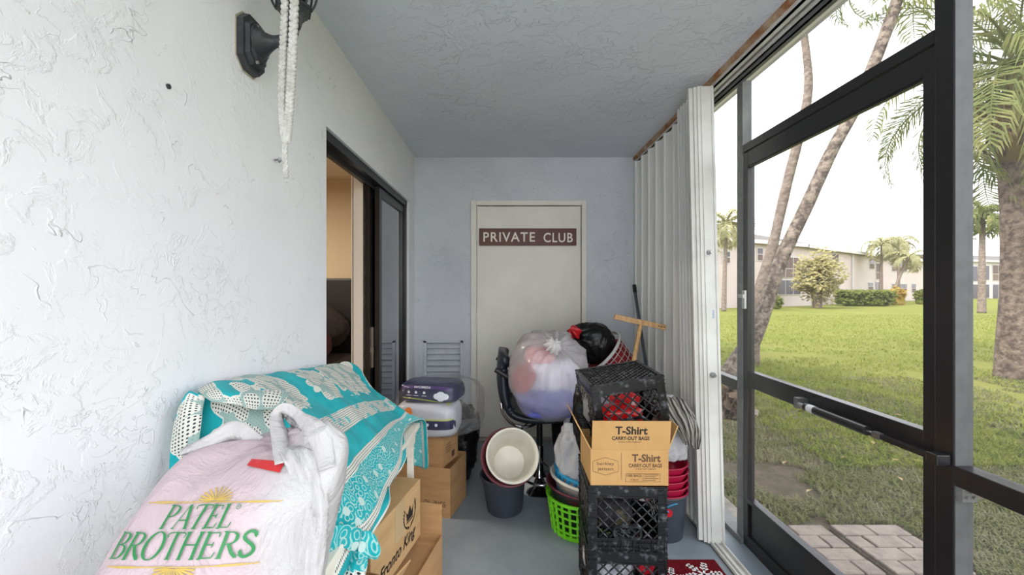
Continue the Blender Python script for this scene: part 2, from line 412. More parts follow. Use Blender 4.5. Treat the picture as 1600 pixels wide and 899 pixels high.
# cream blind bunched just inside
bl = thing('vertical_blind', 'cream vertical blind gathered just inside the sliding door', 'blind', (-.97, 2.6, 0))
bl_m = mat('cream_blind', (240, 230, 218), .7)
for k in range(9):
    y = 2.60+k*.082
    MB().box((-.975, y, .05), (-.969, y+.079, 2.08)).build('slat', bl_m, bl)
MB().box((-.958, 2.590, .05), (-.899, 2.596, 2.06)).build('slat', bl_m, bl)
MB().box((-1.04, 1.75, 2.08), (-.935, 3.4, 2.12)).build('head_rail', bl_m, bl)

# ---------------------------------------------------------------- white door (door_2) + sign + vent
d2 = setting('door_2', 'cream white flush door with a painted frame in the end wall', 'door', (.21, YB, 0))
sx0, sx1, sz1 = P(745, 0, YB).x, P(908, 0, YB).x, P(0, 322, YB).z
m_ = MB(); m_.rbox((DX0, YB-.018, 0), (sx0-.002, YB+.1, DZ), .004); m_.rbox((sx1+.002, YB-.018, 0), (DX1, YB+.1, DZ), .004); m_.rbox((sx0-.002, YB-.018, sz1+.004), (sx1+.002, YB+.1, DZ), .004)
m_.build('frame', cream_m, d2)
m_ = MB(); m_.box((sx0-.002, YB+.012, 0), (sx0+.012, YB+.1, sz1+.004)); m_.box((sx1-.012, YB+.03, 0), (sx1+.002, YB+.1, sz1+.004)); 
m_.build('door_stop', cream_m, d2)
MB().rbox((sx0+.004, YB-.004, .022), (sx1-.005, YB+.036, sz1-.004), .003).build('slab', cream_m, d2)
MB().box((sx0, YB-.03, 0), (sx1, YB+.08, .018)).build('threshold', mat('grey_threshold', (176, 172, 164), .6), d2)
for z in (P(0, 369, YB).z, 1.05, .25):
    MB().box((sx0-.012, YB-.021, z-.045), (sx0+.012, YB-.006, z+.045)).tube([(sx0, YB-.024, z-.045), (sx0, YB-.024, z+.045)], .006, 8).build('hinge', cream_m, d2)
MB().rbox((sx0+.02, YB+.04, .0), (sx1, YB+.09, sz1), .003).build('backing', mat('dark_gap', (30, 30, 30), .9), d2)

sg = thing('wooden_sign', 'dark stained wooden sign with white routed letters on the white door', 'sign', (P(824, 371, YB).x, YB, P(0, 371, YB).z))
cxs, czs = P(824.5, 371, YB).x, P(0, 371, YB).z
hw, hh = .5*(900-749)/180, .5*(384.5-358)/180
MB().rbox((cxs-hw, YB-.026, czs-hh), (cxs+hw, YB-.0045, czs+hh), .003).build('board', sign_m, sg)
m_ = MB()
tP = fit(text2d('PRIVATE', 1, .012, spacing=1.15), .445, .083); tC = fit(text2d('CLUB', 1, .012, spacing=1.12), .252, .083)
place2d(m_, shift(tP, P(795.5, 0, YB).x-cxs, -.001), (cxs, YB-.026, czs), (1, 0, 0), (0, 0, 1), .0015)
m_.build('lettering', sigl_m, sg, thick=.002); m_ = MB()
place2d(m_, shift(tC, P(871.5, 0, YB).x-cxs, -.006), (cxs, YB-.026, czs), (1, 0, 0), (0, 0, 1), .0015)
m_.build('lettering', sigl_m, sg, thick=.002)

vt = thing('wall_vent', 'painted louvred vent low in the far wall beside the white door', 'vent', ((VX0+VX1)/2, YB, VZ0))
vent_m = mat('vent_paint', (206, 211, 218), .6, col2=(192, 197, 204), scale=9)
m_ = MB(); fr_ = .022
m_.rbox((VX0-.006, YB-.012, VZ0), (VX0+fr_, YB+.03, VZ1), .003); m_.rbox((VX1-fr_, YB-.012, VZ0), (VX1+.006, YB+.03, VZ1), .003)
m_.rbox((VX0-.006, YB-.012, VZ1-fr_), (VX1+.006, YB+.03, VZ1+.006), .003); m_.rbox((VX0-.006, YB-.012, VZ0-.006), (VX1+.006, YB+.03, VZ0+fr_), .003)
m_.build('frame', vent_m, vt)
MB().box((VX0, YB+.09, VZ0), (VX1, YB+.1, VZ1)).build('back_plate', mat('vent_dark', (24, 24, 26), .9), vt)
nsl = 11; pit = (VZ1-VZ0-2*fr_)/nsl
for k in range(nsl):
    z = VZ0+fr_+pit*(k+.5); M = Matrix.Translation((0, YB+.026, z)) @ Matrix.Rotation(math.radians(-38), 4, 'X')
    MB().box((VX0+fr_, -.0025, -pit*.58), (VX1-fr_, .0025, pit*.58), M).build('slat', vent_m, vt)

# ---------------------------------------------------------------- accordion shutter
sh = thing('accordion_shutter', 'white accordion storm shutter folded along the right side', 'shutter', (1.1, 2.6, 0))
def leany(y, z):                                       # the free end leans towards the viewer at its foot
    k = max(0, min(1, (2.75-y)/.55)); return y-.075*k*(1-z/2.4)+.045*k*(z/2.4)
zz = []
y = 3.545; side = 0
while y > 2.5:
    zz.append((1.155 if side == 0 else 1.105, y)); y -= .078; side ^= 1
n0 = len(zz)
for k in range(13):
    zz.append((1.108 if side == 0 else 1.035, y)); y -= .0215; side ^= 1
yend = y
for (xa, ya), (xb, yb) in zip(zz[:-1], zz[1:]):
    mb = MB(); K = 8
    dv = Vector((xb-xa, yb-ya, 0)); nr = Vector((-dv.y, dv.x, 0)).normalized()
    prof = [0, .006, .004, .001, .001, .004, .006, .0]; fr = [0, .04, .08, .14, .86, .92, .96, 1]
    for side_ in (0, 1):
        pass
    vs_, fs = [], []
    for zz_ in (.032, 2.385):
        for s_ in (1, -1):
            for q in range(8):
                p = Vector((xa, ya, 0))+dv*fr[q]+nr*(prof[q]+.0012)*s_
                vs_.append(Vector((p.x, leany(p.y, zz_), zz_)))
    for q in range(7):
        fs += [(q, q+1, 16+q+1, 16+q), (8+q, 24+q, 24+q+1, 8+q+1), (q, 8+q, 8+q+1, q+1), (16+q, 16+q+1, 24+q+1, 24+q)]
    fs += [(0, 16, 24, 8), (7, 15, 31, 23)]
    mb.add(vs_, fs).build('blade', blade_m, sh)
def leanbox(mb, a, b):
    x0, y0, z0 = a; x1, y1, z1 = b
    vs_ = [Vector(p) for p in ((x0,y0,z0),(x1,y0,z0),(x1,y1,z0),(x0,y1,z0),(x0,y0,z1),(x1,y0,z1),(x1,y1,z1),(x0,y1,z1))]
    for p in vs_: p.y = leany(p.y, p.z)
    return mb.add(vs_, [(0,3,2,1),(4,5,6,7),(0,1,5,4),(1,2,6,5),(2,3,7,6),(3,0,4,7)])
yp = yend
m_ = MB(); leanbox(m_, (1.035, yp-.012, .01), (1.12, yp+.03, 2.40)); leanbox(m_, (1.02, yp-.002, .01), (1.035, yp+.03, 2.40)); leanbox(m_, (1.0, yp+.012, .012), (1.02, yp+.03, 2.40)); leanbox(m_, (1.052, yp-.018, .01), (1.058, yp-.012, 2.40)); leanbox(m_, (1.108, yp-.018, .01), (1.12, yp-.012, 2.40))
m_.build('lead_post', white_m, sh)
for z in (1.50, .86):
    yy = leany(yp, z)-.012
    MB().tube([(1.078, yy+.004, z), (1.078, yy-.012, z)], .014, 14).tube([(1.078, yy-.012, z), (1.078, yy-.03, z)], .009, 6).build('lock_knob', steel_m, sh)
MB().box((1.13, -.6, 2.40), (1.14, YB, 2.449)).box((1.195, -.6, 2.40), (1.205, YB, 2.449)).box((1.13, -.6, 2.436), (1.205, YB, 2.449)).box((1.13, -.6, 2.40), (1.16, YB, 2.406)).box((1.178, -.6, 2.40), (1.205, YB, 2.406)).build('head_track', white_m, sh)
MB().box((1.045, -1.6, 0), (1.052, YB, .022)).box((1.10, -1.6, 0), (1.107, YB, .022)).box((1.045, -1.6, 0), (1.107, YB, .006)).box((1.07, -1.6, 0), (1.082, YB, .018)).build('floor_track', white_m, sh)
mb = MB()
for k in range(7): 
    mb.box((1.085+.002*(k % 3), leany(yp, 1.17)-.0135, 1.155+k*.006), (1.097-.002*(k % 2), leany(yp, 1.17)-.0125, 1.158+k*.006))
mb.build('sticker', mat('faded_blue_sticker', (120, 150, 190), .6), sh)

# ---------------------------------------------------------------- screen wall: posts, rails, screens, door
def post(name, y0, y1, z1=2.38, m=None, label=''):
    o = MB().rbox((XS, y0, .0), (XS+.05, y1, z1), .003).build(name, m or bronze_m); return struct(o, label, 'post')
post('trim_5', 2.105, 2.155, m=greyal_m, label='grey aluminium post at the far side of the screen door')
post('trim_6', 1.114, 1.164, m=bronze_m, label='dark aluminium post at the near side of the screen door')
MB().box((XS+.002, 1.111, .0), (XS+.05, 1.1138, 2.38)).build('lit_face_plate', mat('lit_face_grey', (88, 89, 90), .5, col2=(76, 77, 79), scale=18), bpy.data.objects['trim_6'])  # thin paler plate: light on the post's near face put into its colour
post('trim_7', -.40, -.35, label='dark aluminium post behind the viewer')
o = MB().rbox((XS, 1.164, 2.005), (XS+.05, 2.105, 2.045), .003).build('trim_8', bronze_m); struct(o, 'dark aluminium header over the screen door', 'rail')
o = MB().rbox((XS, -.35, .772), (XS+.05, 1.114, .826), .003).build('trim_9', bronze_m); struct(o, 'dark aluminium mid rail at the near screen bay', 'rail')
br = MB().box((XS+.004, 1.096, .735), (XS+.045, 1.113, .772))
for (a, b) in ((.015, .748), (.033, .748), (.024, .762)): br.tube([(XS+a, 1.096, b), (XS+a, 1.090, b)], .004, 8)
br.build('bracket', greyal_m, o)
o = MB().rbox((XS, 2.155, .772), (XS+.05, YB, .826), .003).build('trim_10', bronze_m); struct(o, 'dark aluminium mid rail of the far screen bay', 'rail')
def screen(name, y0, y1, z0, z1, x, label):
    o = MB().box((x, y0, z0), (x+.001, y1, z1)).build(name, screen_m); return struct(o, label, 'screen')
o = screen('window_1', 2.155, YB, .03, 2.38, XS+.036, 'insect screen of the far bay')
o = screen('window_2', 1.164, 2.105, 2.045, 2.38, XS+.036, 'insect screen above the screen door')
o = screen('window_3', -.35, 1.114, .03, 2.38, XS+.036, 'insect screen of the near bay')

d3 = setting('door_3', 'black aluminium screen door with a kick plate and a closer', 'door', (XS+.02, 1.63, 0))
ya, yb_ = 1.166, 2.103; xa, xb = XS+.004, XS+.040
m_ = MB(); m_.rbox((xa, ya, .0), (xb, ya+.034, 2.0), .002); m_.build('stile', bronze_m, d3)
m_ = MB(); m_.rbox((xa, yb_-.037, .0), (xb, yb_, 2.0), .002); m_.build('stile', bronze_m, d3)
MB().rbox((xa, ya+.034, 1.925), (xb, yb_-.037, 2.0), .002).box((xa+.004, ya+.034, 1.918), (xa+.012, yb_-.037, 1.925)).build('top_rail', bronze_m, d3)
MB().rbox((xa, ya+.034, .814), (xb, yb_-.037, .893), .002).build('mid_rail', bronze_m, d3)
MB().rbox((xa, ya+.034, .0), (xb, yb_-.037, .06), .002).rbox((xa, ya+.034, .225), (xb, yb_-.037, .248), .002).build('bottom_rail', bronze_m, d3)
MB().box((xa+.012, ya+.034, .06), (xa+.016, yb_-.037, .225)).build('kick_plate', bronze_m, d3)
MB().box((xa+.018, ya+.03, .248), (xa+.019, yb_-.03, .814)).build('mesh', screen_m, d3)
MB().box((xa+.018, ya+.03, .893), (xa+.019, yb_-.03, 1.925)).build('mesh', screen_m, d3)
m_ = MB(); zc = .852
cl = MB().tube([(xa-.035, 1.62, zc-.012), (xa-.035, 1.345, zc-.012)], .0155, 16).build('closer_tube', bronze_m, d3, 'auto')
MB().tube([(xa-.035, 1.622, zc-.012), (xa-.035, 1.66, zc-.010)], .007, 8).box((xa-.04, 1.655, zc-.03), (xa, 1.68, zc+.012)).build('bracket', steel_m, cl)
MB().tube([(xa-.035, 1.345, zc-.012), (xa-.035, 1.31, zc-.012)], .004, 8).box((xa-.042, 1.295, zc-.024), (xa-.026, 1.322, zc-.004)).build('hold_clip', steel_m, cl)
MB().box((xa-.040, 1.13, zc-.020), (xa-.022, 1.31, zc-.008)).rbox((xa-.045, 1.118, zc-.03), (xa-.006, 1.15, zc+.0), .003).build('arm', bronze_m, cl)
MB().tube([(xa-.035, 1.57, zc-.012), (xa-.035, 1.602, zc-.012)], .0158, 16).build('label_band', mat('silver_label', (200, 200, 200), .4), cl, 'auto')
MB().rbox((xa-.012, 2.072, 1.205), (xa+.002, 2.098, 1.30), .003).tube([(xa-.03, 2.08, 1.27), (xa-.004, 2.08, 1.27)], .008, 10).box((xa-.034, 2.05, 1.262), (xa-.026, 2.092, 1.28)).build('latch', steel_m, d3)

# ---------------------------------------------------------------- outside: lawn, pavers, grass
def lawn_mat():
    m = bpy.data.materials.new('lawn'); g = N(m)
    pos = g.n('ShaderNodeNewGeometry').outputs['Position']
    sp = g.n('ShaderNodeSeparateXYZ', {0: pos})
    a = g.mix(g.smooth(g.noise(pos, .55, 5, .6), .35, .68), lin((116, 122, 54)), lin((132, 130, 66)))
    a = g.mix(g.smooth(g.noise(pos, 9, 5, .7), .45, .75), a, lin((106, 112, 50)))
    dirt = g.mix(g.smooth(g.noise(pos, 14, 6, .7), .4, .65), lin((116, 102, 88)), lin((94, 90, 66)))
    # worn ground close to our own wall and around the palm roots
    worn = g.math('ADD', g.math('MULTIPLY', g.math('SUBTRACT', 5.6, sp.outputs[0]), .24), g.math('MULTIPLY_ADD', g.noise(pos, 1.5, 5, .6), 1.6, -.95))
    a = g.mix(g.math('MULTIPLY', g.smooth(worn, .1, .6), g.smooth(g.math('SUBTRACT', 5.4, sp.outputs[1]), -.3, .8)), a, dirt)
    g.out(g.bsdf(Base_Color=a, Roughness=.95, Specular_IOR_Level=.1, Normal=g.bump(g.noise(pos, 40, 6, .7), .8, .04))); return m
mb = MB()
mb.add([(1.42, -30, GZ), (160, -30, GZ), (160, 160, GZ), (1.42, 160, GZ)], [(0, 1, 2, 3)])
mb.add([(1.42, -30, GZ-.3), (160, -30, GZ-.3), (160, 160, GZ-.3), (1.42, 160, GZ-.3)], [(3, 2, 1, 0)])
o = mb.build('ground', lawn_mat()); struct(o, 'mown lawn and worn soil outside the screens', 'ground')

def grass(name, n, y0, y1, hmin, hmax, wd, mname, c1, c2, label, xmin=1.46, sparse=0.0):
    rnd = random.Random(len(name)+n); v, f = [], []
    while len(f) < n:
        y = y0+(y1-y0)*rnd.random()**1.5; x = y*rnd.uniform(.47, 1.36)
        if x < xmin or (x < 2.33 and y < 2.43): continue
        q = fnz((x*1.1, y*1.1, 3.3))+.5*fnz((x*4, y*4, 1))
        if q < sparse*max(0, 1-(x-1.4)/4.5)+ -.25*max(0, (x-4)/3): continue
        for _ in range(rnd.randint(1, 3)):
            a = rnd.uniform(0, 2*PI); h = rnd.uniform(hmin, hmax); l = rnd.uniform(.3, 1.3)*h
            dx, dy = math.cos(a), math.sin(a); px_, py_ = -dy*wd/2, dx*wd/2
            xx, yy = x+rnd.uniform(-.02, .02), y+rnd.uniform(-.02, .02); i = len(v)
            v += [(xx-px_, yy-py_, GZ), (xx+px_, yy+py_, GZ), (xx+dx*l*.45+px_*.8, yy+dy*l*.45+py_*.8, GZ+h*.7), (xx+dx*l*.45-px_*.8, yy+dy*l*.45-py_*.8, GZ+h*.7), (xx+dx*l, yy+dy*l, GZ+h*.82)]
            f += [(i, i+1, i+2, i+3), (i+3, i+2, i+4)]
    m = bpy.data.materials.new(mname); g = N(m)
    pos = g.n('ShaderNodeNewGeometry').outputs['Position']
    c = g.mix(g.smooth(g.noise(pos, 6, 4, .7), .35, .7), lin(c1), lin(c2))
    d = g.n('ShaderNodeBsdfDiffuse', {'Color': c}).outputs[0]; t = g.n('ShaderNodeBsdfTranslucent', {'Color': c}).outputs[0]
    g.out(g.n('ShaderNodeMixShader', {0: .35, 1: d, 2: t}).outputs[0])
    me = bpy.data.meshes.new(name); me.from_pydata(v, [], f); me.materials.append(m)
    o = bpy.data.objects.new(name, me); C.objects.link(o); tag(o, label, 'grass', kind='stuff'); return o
grass('grass', 75000, 1.0, 6.5, .02, .05, .008, 'worn_grass', (126, 128, 80), (152, 146, 114), 'patchy worn grass and weeds just outside the screen door', sparse=-.28)
grass('grass', 90000, 3.2, 22, .03, .07, .011, 'lawn_blades', (124, 134, 56), (150, 152, 80), 'bright mown lawn grass stretching to the far building', xmin=2.6, sparse=-3)

pv = setting('path', 'brick paver stepping pads outside the screen door', 'path', (1.85, 1.6, GZ))
pav_m = mat('grey_pink_paver', (150, 136, 124), .9, col2=(126, 112, 104), scale=16, bump=.5, bscale=70, bdist=.006)
rnd = random.Random(5); base_b = None
MB().box((1.43, .3, GZ-.05), (1.845, 2.38, GZ+.012)).box((1.885, .3, GZ-.05), (2.28, 2.38, GZ+.012)).build('bed', conc_m, pv)
for (x0, x1) in ((1.432, 1.845), (1.885, 2.28)):
    for r in range(20):
        y1 = 2.385-r*.104
        cuts = [x0, (x0+x1)/2, x1] if r % 2 == 0 else [x0, x0+(x1-x0)*.25, x0+(x1-x0)*.75, x1]
        for a, b in zip(cuts[:-1], cuts[1:]):
            if y1 < 1.2: continue
            h = rnd.uniform(.03, .036)
            MB().rbox((a+.004, y1-.098, GZ), (b-.004, y1, GZ+h), .005, 1).build('brick', pav_m, pv)
# fallen leaves on the soil
leaf_m = mat('dry_leaf', (176, 150, 110), .9)
for k in range(10):
    y = rnd.uniform(2.6, 4.6); x = y*rnd.uniform(.62, .98); a = rnd.uniform(0, 6)
    M = Matrix.Translation((x, y, GZ+.035)) @ Matrix.Rotation(a, 4, 'Z') @ Matrix.Rotation(rnd.uniform(-.4, .4), 4, 'X')
    mb = MB(); mb.add([M @ Vector(p) for p in ((-.04, 0, 0), (0, -.014, .008), (.04, 0, 0), (0, .014, .008))], [(0, 1, 2), (0, 2, 3)])
    o = mb.build('dry_leaf', leaf_m, loc=(x, y, GZ+.03), thick=.001); tag(o, 'small dry leaf lying on the worn soil beyond the screen door', 'leaf', 'dry leaves on the soil')

# ---------------------------------------------------------------- palms
def bark(name, c1, c2, ring=30):
    m = bpy.data.materials.new(name); g = N(m)
    pos = g.n('ShaderNodeNewGeometry').outputs['Position']
    sp = g.n('ShaderNodeSeparateXYZ', {0: pos})
    rings = g.math('SINE', g.math('ADD', g.math('MULTIPLY', sp.outputs[2], ring), g.math('MULTIPLY', g.noise(pos, 5, 4, .7), 14)))
    n_ = g.noise(pos, 11, 6, .7)
    c = g.mix(g.smooth(n_, .38, .62), lin(c1), lin(c2))
    c = g.mix(g.math('MULTIPLY', g.smooth(rings, .3, 1), .22), c, lin((96, 86, 78)))
    g.out(g.bsdf(Base_Color=c, Roughness=.95, Specular_IOR_Level=.1, Normal=g.bump(g.math('ADD', g.math('MULTIPLY', rings, .5), g.math('MULTIPLY', n_, 3)), .5, .02))); return m
bark1 = bark('pale_palm_bark', (120, 106, 98), (146, 132, 121)); bark2 = bark('mottled_palm_bark', (86, 75, 70), (150, 136, 123)); bark3 = bark('ringed_palm_bark', (86, 72, 64), (132, 116, 103), 42)
def leafm(name, c1, c2, tr=.4):
    m = bpy.data.materials.new(name); g = N(m)
    pos = g.n('ShaderNodeNewGeometry').outputs['Position']
    c = g.mix(g.smooth(g.noise(pos, 3, 4, .7), .35, .7), lin(c1), lin(c2))
    d = g.n('ShaderNodeBsdfDiffuse', {'Color': c}).outputs[0]; t = g.n('ShaderNodeBsdfTranslucent', {'Color': c}).outputs[0]
    g.out(g.n('ShaderNodeMixShader', {0: tr, 1: d, 2: t}).outputs[0]); return m
frond_m = leafm('palm_frond', (112, 122, 76), (152, 150, 100)); frondy_m = leafm('pale_palm_frond', (156, 156, 116), (190, 182, 142)); dead_m = leafm('dry_frond', (158, 138, 96), (178, 160, 118))
def frond(parent, name, start, az, el, length, droop, nl, ll, lw, m, rnd, hang=.6):
    st = Vector(start); d = Vector((math.cos(az), math.sin(az), 0)); mb = MB(); pts = []
    p = st.copy(); e = el; K = 12
    for i in range(K+1):
        pts.append(p.copy()); p = p+(d*math.cos(e)+Vector((0, 0, math.sin(e))))*(length/K); e -= droop/K*(1+i/K)
    mb.tube(pts, [max(.004, lw*.9*(1-i/(K+1))) for i in range(K+1)], 4)
    sd = Vector((-d.y, d.x, 0))
    for j in range(nl):
        u = .14+.86*j/nl; q = spl(pts, u); t = (spl(pts, min(1, u+.03))-spl(pts, u-.03)).normalized()
        L = ll*math.sin(PI*min(1, .12+.82*u))**.6*rnd.uniform(.85, 1.1)
        for s_ in (1, -1):
            dr = (sd*s_*rnd.uniform(.55, .9)+t*.65+Vector((0, 0, rnd.uniform(-.1, .35)))).normalized()
            mid = q+dr*L*.5; tip = mid+(dr*.5+Vector((0, 0, -hang*rnd.uniform(.6, 1.3)))).normalized()*L*.55
            ax = t.cross(dr).normalized().cross(dr)*lw*.5 if t.cross(dr).length > .01 else t*lw*.5
            mb.add([q-ax*.5, q+ax*.5, mid+ax, mid-ax, tip], [(0, 1, 2, 3), (3, 2, 4)])
    return mb.build(name, m, parent)

def palm(label, base, pts, radii, bm, crown, nf, flen, ll, lw, fm, seed, nl=34, el=(-.3, 1.2), droop=1.5, group=None, hang=.6, azs=None):
    rnd = random.Random(seed); r = thing('palm_tree', label, 'palm tree', base, group=group)
    pts = [Vector(p) for p in pts]; n = 28
    cp = [spl(pts, i/n) for i in range(n+1)]; rr = [spl(radii, i/n)*(1+.05*fnz((i*1.3, seed, 0))) for i in range(n+1)]
    MB().tube(cp, rr, 12).build('trunk', bm, r, True)
    for k in range(nf):
        az = azs[k] if azs else 2*PI*k*.381966+rnd.uniform(-.2, .2)
        e = el[0]+(el[1]-el[0])*((k+.5)/nf)
        frond(r, 'frond', crown, az, e, flen*rnd.uniform(.85, 1.1), droop*rnd.uniform(.8, 1.2), nl, ll, lw, fm, rnd, hang)
    return r
# two leaning trunks in front of the screen door
b0 = P(1141, 590, 6.5); b0.z = GZ
palm('mottled palm trunk leaning right across the screen door, thicker of the two leaning palms', (b0.x, b0.y, GZ),
     [b0, P(1158, 560, 6.5), P(1186, 508, 6.5), P(1219, 410, 6.5), P(1262, 318, 6.5), P(1300, 235, 6.5), P(1345, 150, 6.5), P(1402, 0, 6.5), P(1440, -130, 6.5)],
     [.20, .15, .115, .10, .095, .09, .085, .08, .075], bark2, P(1440, -130, 6.5), 15, 2.3, .5, .03, frond_m, 4, droop=1.9)
b1 = P(1172, 560, 7.6); b1.z = GZ
palm('slender pale palm trunk curving up behind the thicker leaning palm', (b1.x, b1.y, GZ),
     [b1, P(1181, 480, 7.6), P(1207, 385, 7.6), P(1229, 290, 7.6), P(1248, 215, 7.6), P(1263, 140, 7.6), P(1257, 60, 7.6), P(1240, -60, 7.6)],
     [.15, .11, .085, .085, .08, .07, .06, .06], bark1, P(1240, -60, 7.6), 12, 1.6, .45, .03, frond_m, 9, el=(.2, 1.4), droop=1.2)
# the big palm on the right, crown overhead
dR = 6.4; bR = P(1596, 590, dR); bR.z = GZ
rp_ = palm('stout palm with a shaggy crown and leaf bases seen through the near screen', (bR.x, bR.y, GZ),
     [bR, P(1592, 540, dR), P(1589, 470, dR), P(1588, 400, dR), P(1586, 320, dR), P(1582, 250, dR)],
     [.30, .25, .19, .17, .165, .17], bark3, P(1588, 105, dR), 34, 2.5, .62, .028, frond_m, 21, nl=44, el=(-.75, 1.3), droop=1.5, hang=1.3)
rnd = random.Random(12)
for k in range(26):                                    # old leaf bases and crownshaft
    a = k*2.4; z0 = P(0, 262-k*4.6, dR).z; rr = .17+.05*math.sin(k*1.1)
    c0 = P(1583, 0, dR); q = Vector((c0.x+math.cos(a)*.15, dR+math.sin(a)*.15, z0)); t_ = Vector((c0.x+math.cos(a)*(.24+rr*.3), dR+math.sin(a)*(.24+rr*.3), z0+.30))
    MB().tube([q, (q+t_)/2+Vector((math.cos(a)*.03, math.sin(a)*.03, 0)), t_], [.055, .05, .015], 5, flat=.45).build('leaf_base', bark3 if k < 13 else dead_m, rp_)
mb = MB().tube([P(1582, 255, dR), P(1583, 205, dR), P(1586, 150, dR), P(1588, 100, dR)], [.17, .19, .15, .08], 12); mb.build('crownshaft', dead_m, rp_, True)
for k in range(10):                                     # hanging flower strands and dry threads
    a = k*.9; c0 = P(1585, 140, dR); frond(rp_, 'dry_frond', (c0.x, c0.y, c0.z), a, -.25-.1*(k % 3), 1.15, 1.3, 26, .3, .016, dead_m, rnd, 1.2)

# distant palms
def small_palm(px, pyb, pyt, d, lean, label, seed, fl, nf=14, m=frondy_m, r0=.12):
    b = P(px, pyb, d); b.z = GZ; t = P(px+lean, pyt, d)
    mid = (b+t)/2+Vector((-lean*.1*d/F, 0, 0))
    return palm(label, tuple(b), [b, mid, t], [r0*1.3, r0, r0*.8], bark1, tuple(t), nf, fl, fl*.32, .10, m, seed, nl=16, el=(-.5, 1.2), droop=1.8, hang=.8)
small_palm(1534, 487, 335, 24, 1, 'small palm with a bare straight trunk between the black post and the stout palm', 31, 1.9, 18, frond_m, .15)
small_palm(1376, 468, 382, 40, 2, 'left palm of the two tall feathery palms beside the far building', 32, 2.3)
small_palm(1404, 468, 380, 43, 0, 'right palm of the two tall feathery palms beside the far building', 33, 2.3)
small_palm(1392, 462, 402, 38, 28, 'leaning golden palm before the right wing of the far building', 34, 2.0, 12)
small_palm(1131, 470, 350, 26, 4, 'pale palm seen past the edge of the accordion shutter', 35, 2.2, 16)

# shrubs
def shrub(name, label, cat, px0, px1, py0, py1, d, m, seed, n=1500, ls=.22, depth=1.2, stems=0, box=False):
    rnd = random.Random(seed); a, b = P(px0, py1, d), P(px1, py0, d); c = (a+b)/2; rx, rz = (b.x-a.x)/2, (b.z-a.z)/2
    r = thing(name, label, cat, (c.x, d, GZ)); mb = MB()
    for k in range(n):
        if box: p = Vector((rnd.uniform(-1, 1), rnd.uniform(-1, 1), rnd.uniform(-1, 1)))
        else:
            p = Vector((rnd.gauss(0, 1), rnd.gauss(0, 1), rnd.gauss(0, 1))).normalized()*rnd.random()**.35
            p *= 1+(.35 if n < 2600 or box else .75)*fnz(p*2.2+Vector((seed, 0, 0)))
        q = Vector((c.x+p.x*rx, d+p.y*depth, max(GZ+.05, c.z+p.z*rz)))
        e1 = Vector((rnd.gauss(0, 1), rnd.gauss(0, 1), rnd.gauss(0, 1))).normalized()*ls; e2 = e1.orthogonal().normalized()*ls*.45
        mb.add([q-e1, q+e2, q+e1, q-e2], [(0, 1, 2, 3)])
    mb.build('foliage', m, r)
    if box or not stems:
        MB().rbox((c.x-rx*.8, d-depth*.6, GZ), (c.x+rx*.8, d+depth*.6, c.z+rz*.6), .2).build('core', m, r)
    for k in range(stems):
        MB().tube([(c.x+rnd.uniform(-.25, .25), d+rnd.uniform(-.2, .2), GZ), (c.x+rnd.uniform(-.8, .8)*rx*.7, d, c.z+rnd.uniform(-.2, .4)*rz)], [.09, .04], 6).build('stem', bark1, r)
    return r
bushy = leafm('pale_bush_leaf', (164, 156, 104), (188, 178, 136)); hedge_m = leafm('hedge_leaf', (112, 124, 62), (140, 142, 84)); gold_m = leafm('golden_leaf', (176, 152, 74), (188, 160, 96))
shrub('bushy_tree', 'pale rounded bushy tree before the far building balconies', 'tree', 1250, 1308, 392, 472, 30, bushy, 41, 3000, .17, 1.4, stems=6)
shrub('hedge', 'clipped green hedge along the far building wing', 'hedge', 1312, 1392, 454, 475, 34, hedge_m, 42, 2600, .2, .7, box=True)
shrub('shrub', 'small round green shrub at the foot of the slender palm trunk', 'shrub', 1207, 1221, 462, 481, 29, hedge_m, 43, 500, .14, .4)
shrub('shrub', 'golden orange shrub at the right end of the clipped hedge', 'shrub', 1390, 1412, 449, 470, 36, gold_m, 44, 700, .18, .6)
shrub('shrub', 'green shrub against the dark door post below the right wing', 'shrub', 1432, 1446, 453, 472, 38, hedge_m, 45, 500, .18, .5)

shrub('dry_shrub', 'brown dry stalks at the foot of the leaning palms beyond the far bay', 'shrub', 1122, 1152, 598, 690, 4.6, leafm('dry_stalk', (120, 100, 84), (146, 124, 104)), 46, 420, .07, .25, stems=4)

# ---------------------------------------------------------------- far apartment buildings
wallp = mat('pale_pink_render', (206, 192, 186), .9, col2=(200, 186, 180), scale=.6)
wallw = mat('white_render', (206, 200, 196), .9)
roof_m = mat('pale_shingle_roof', (104, 98, 94), .95, col2=(97, 91, 87), scale=8)
darkw = mat('dark_window', (74, 66, 76), .3); brownw = mat('brown_screen', (112, 92, 86), .7); winf = mat('white_window_frame', (206, 202, 200), .6); rail_m = mat('brown_balcony_panel', (128, 108, 98), .8)
def wallprism(mb, p, q, z0, z1, depth):
    p, q = Vector(p), Vector(q); t = (q-p).normalized(); nn = Vector((-t.y, t.x)); 
    if nn.dot(p) < 0: nn = -nn
    vs_ = []
    for z in (z0, z1):
        for s_ in (p, q, q+nn*depth, p+nn*depth): vs_.append((s_.x, s_.y, z))
    return mb.add(vs_, [(0,3,2,1),(4,5,6,7),(0,1,5,4),(1,2,6,5),(2,3,7,6),(3,0,4,7)])
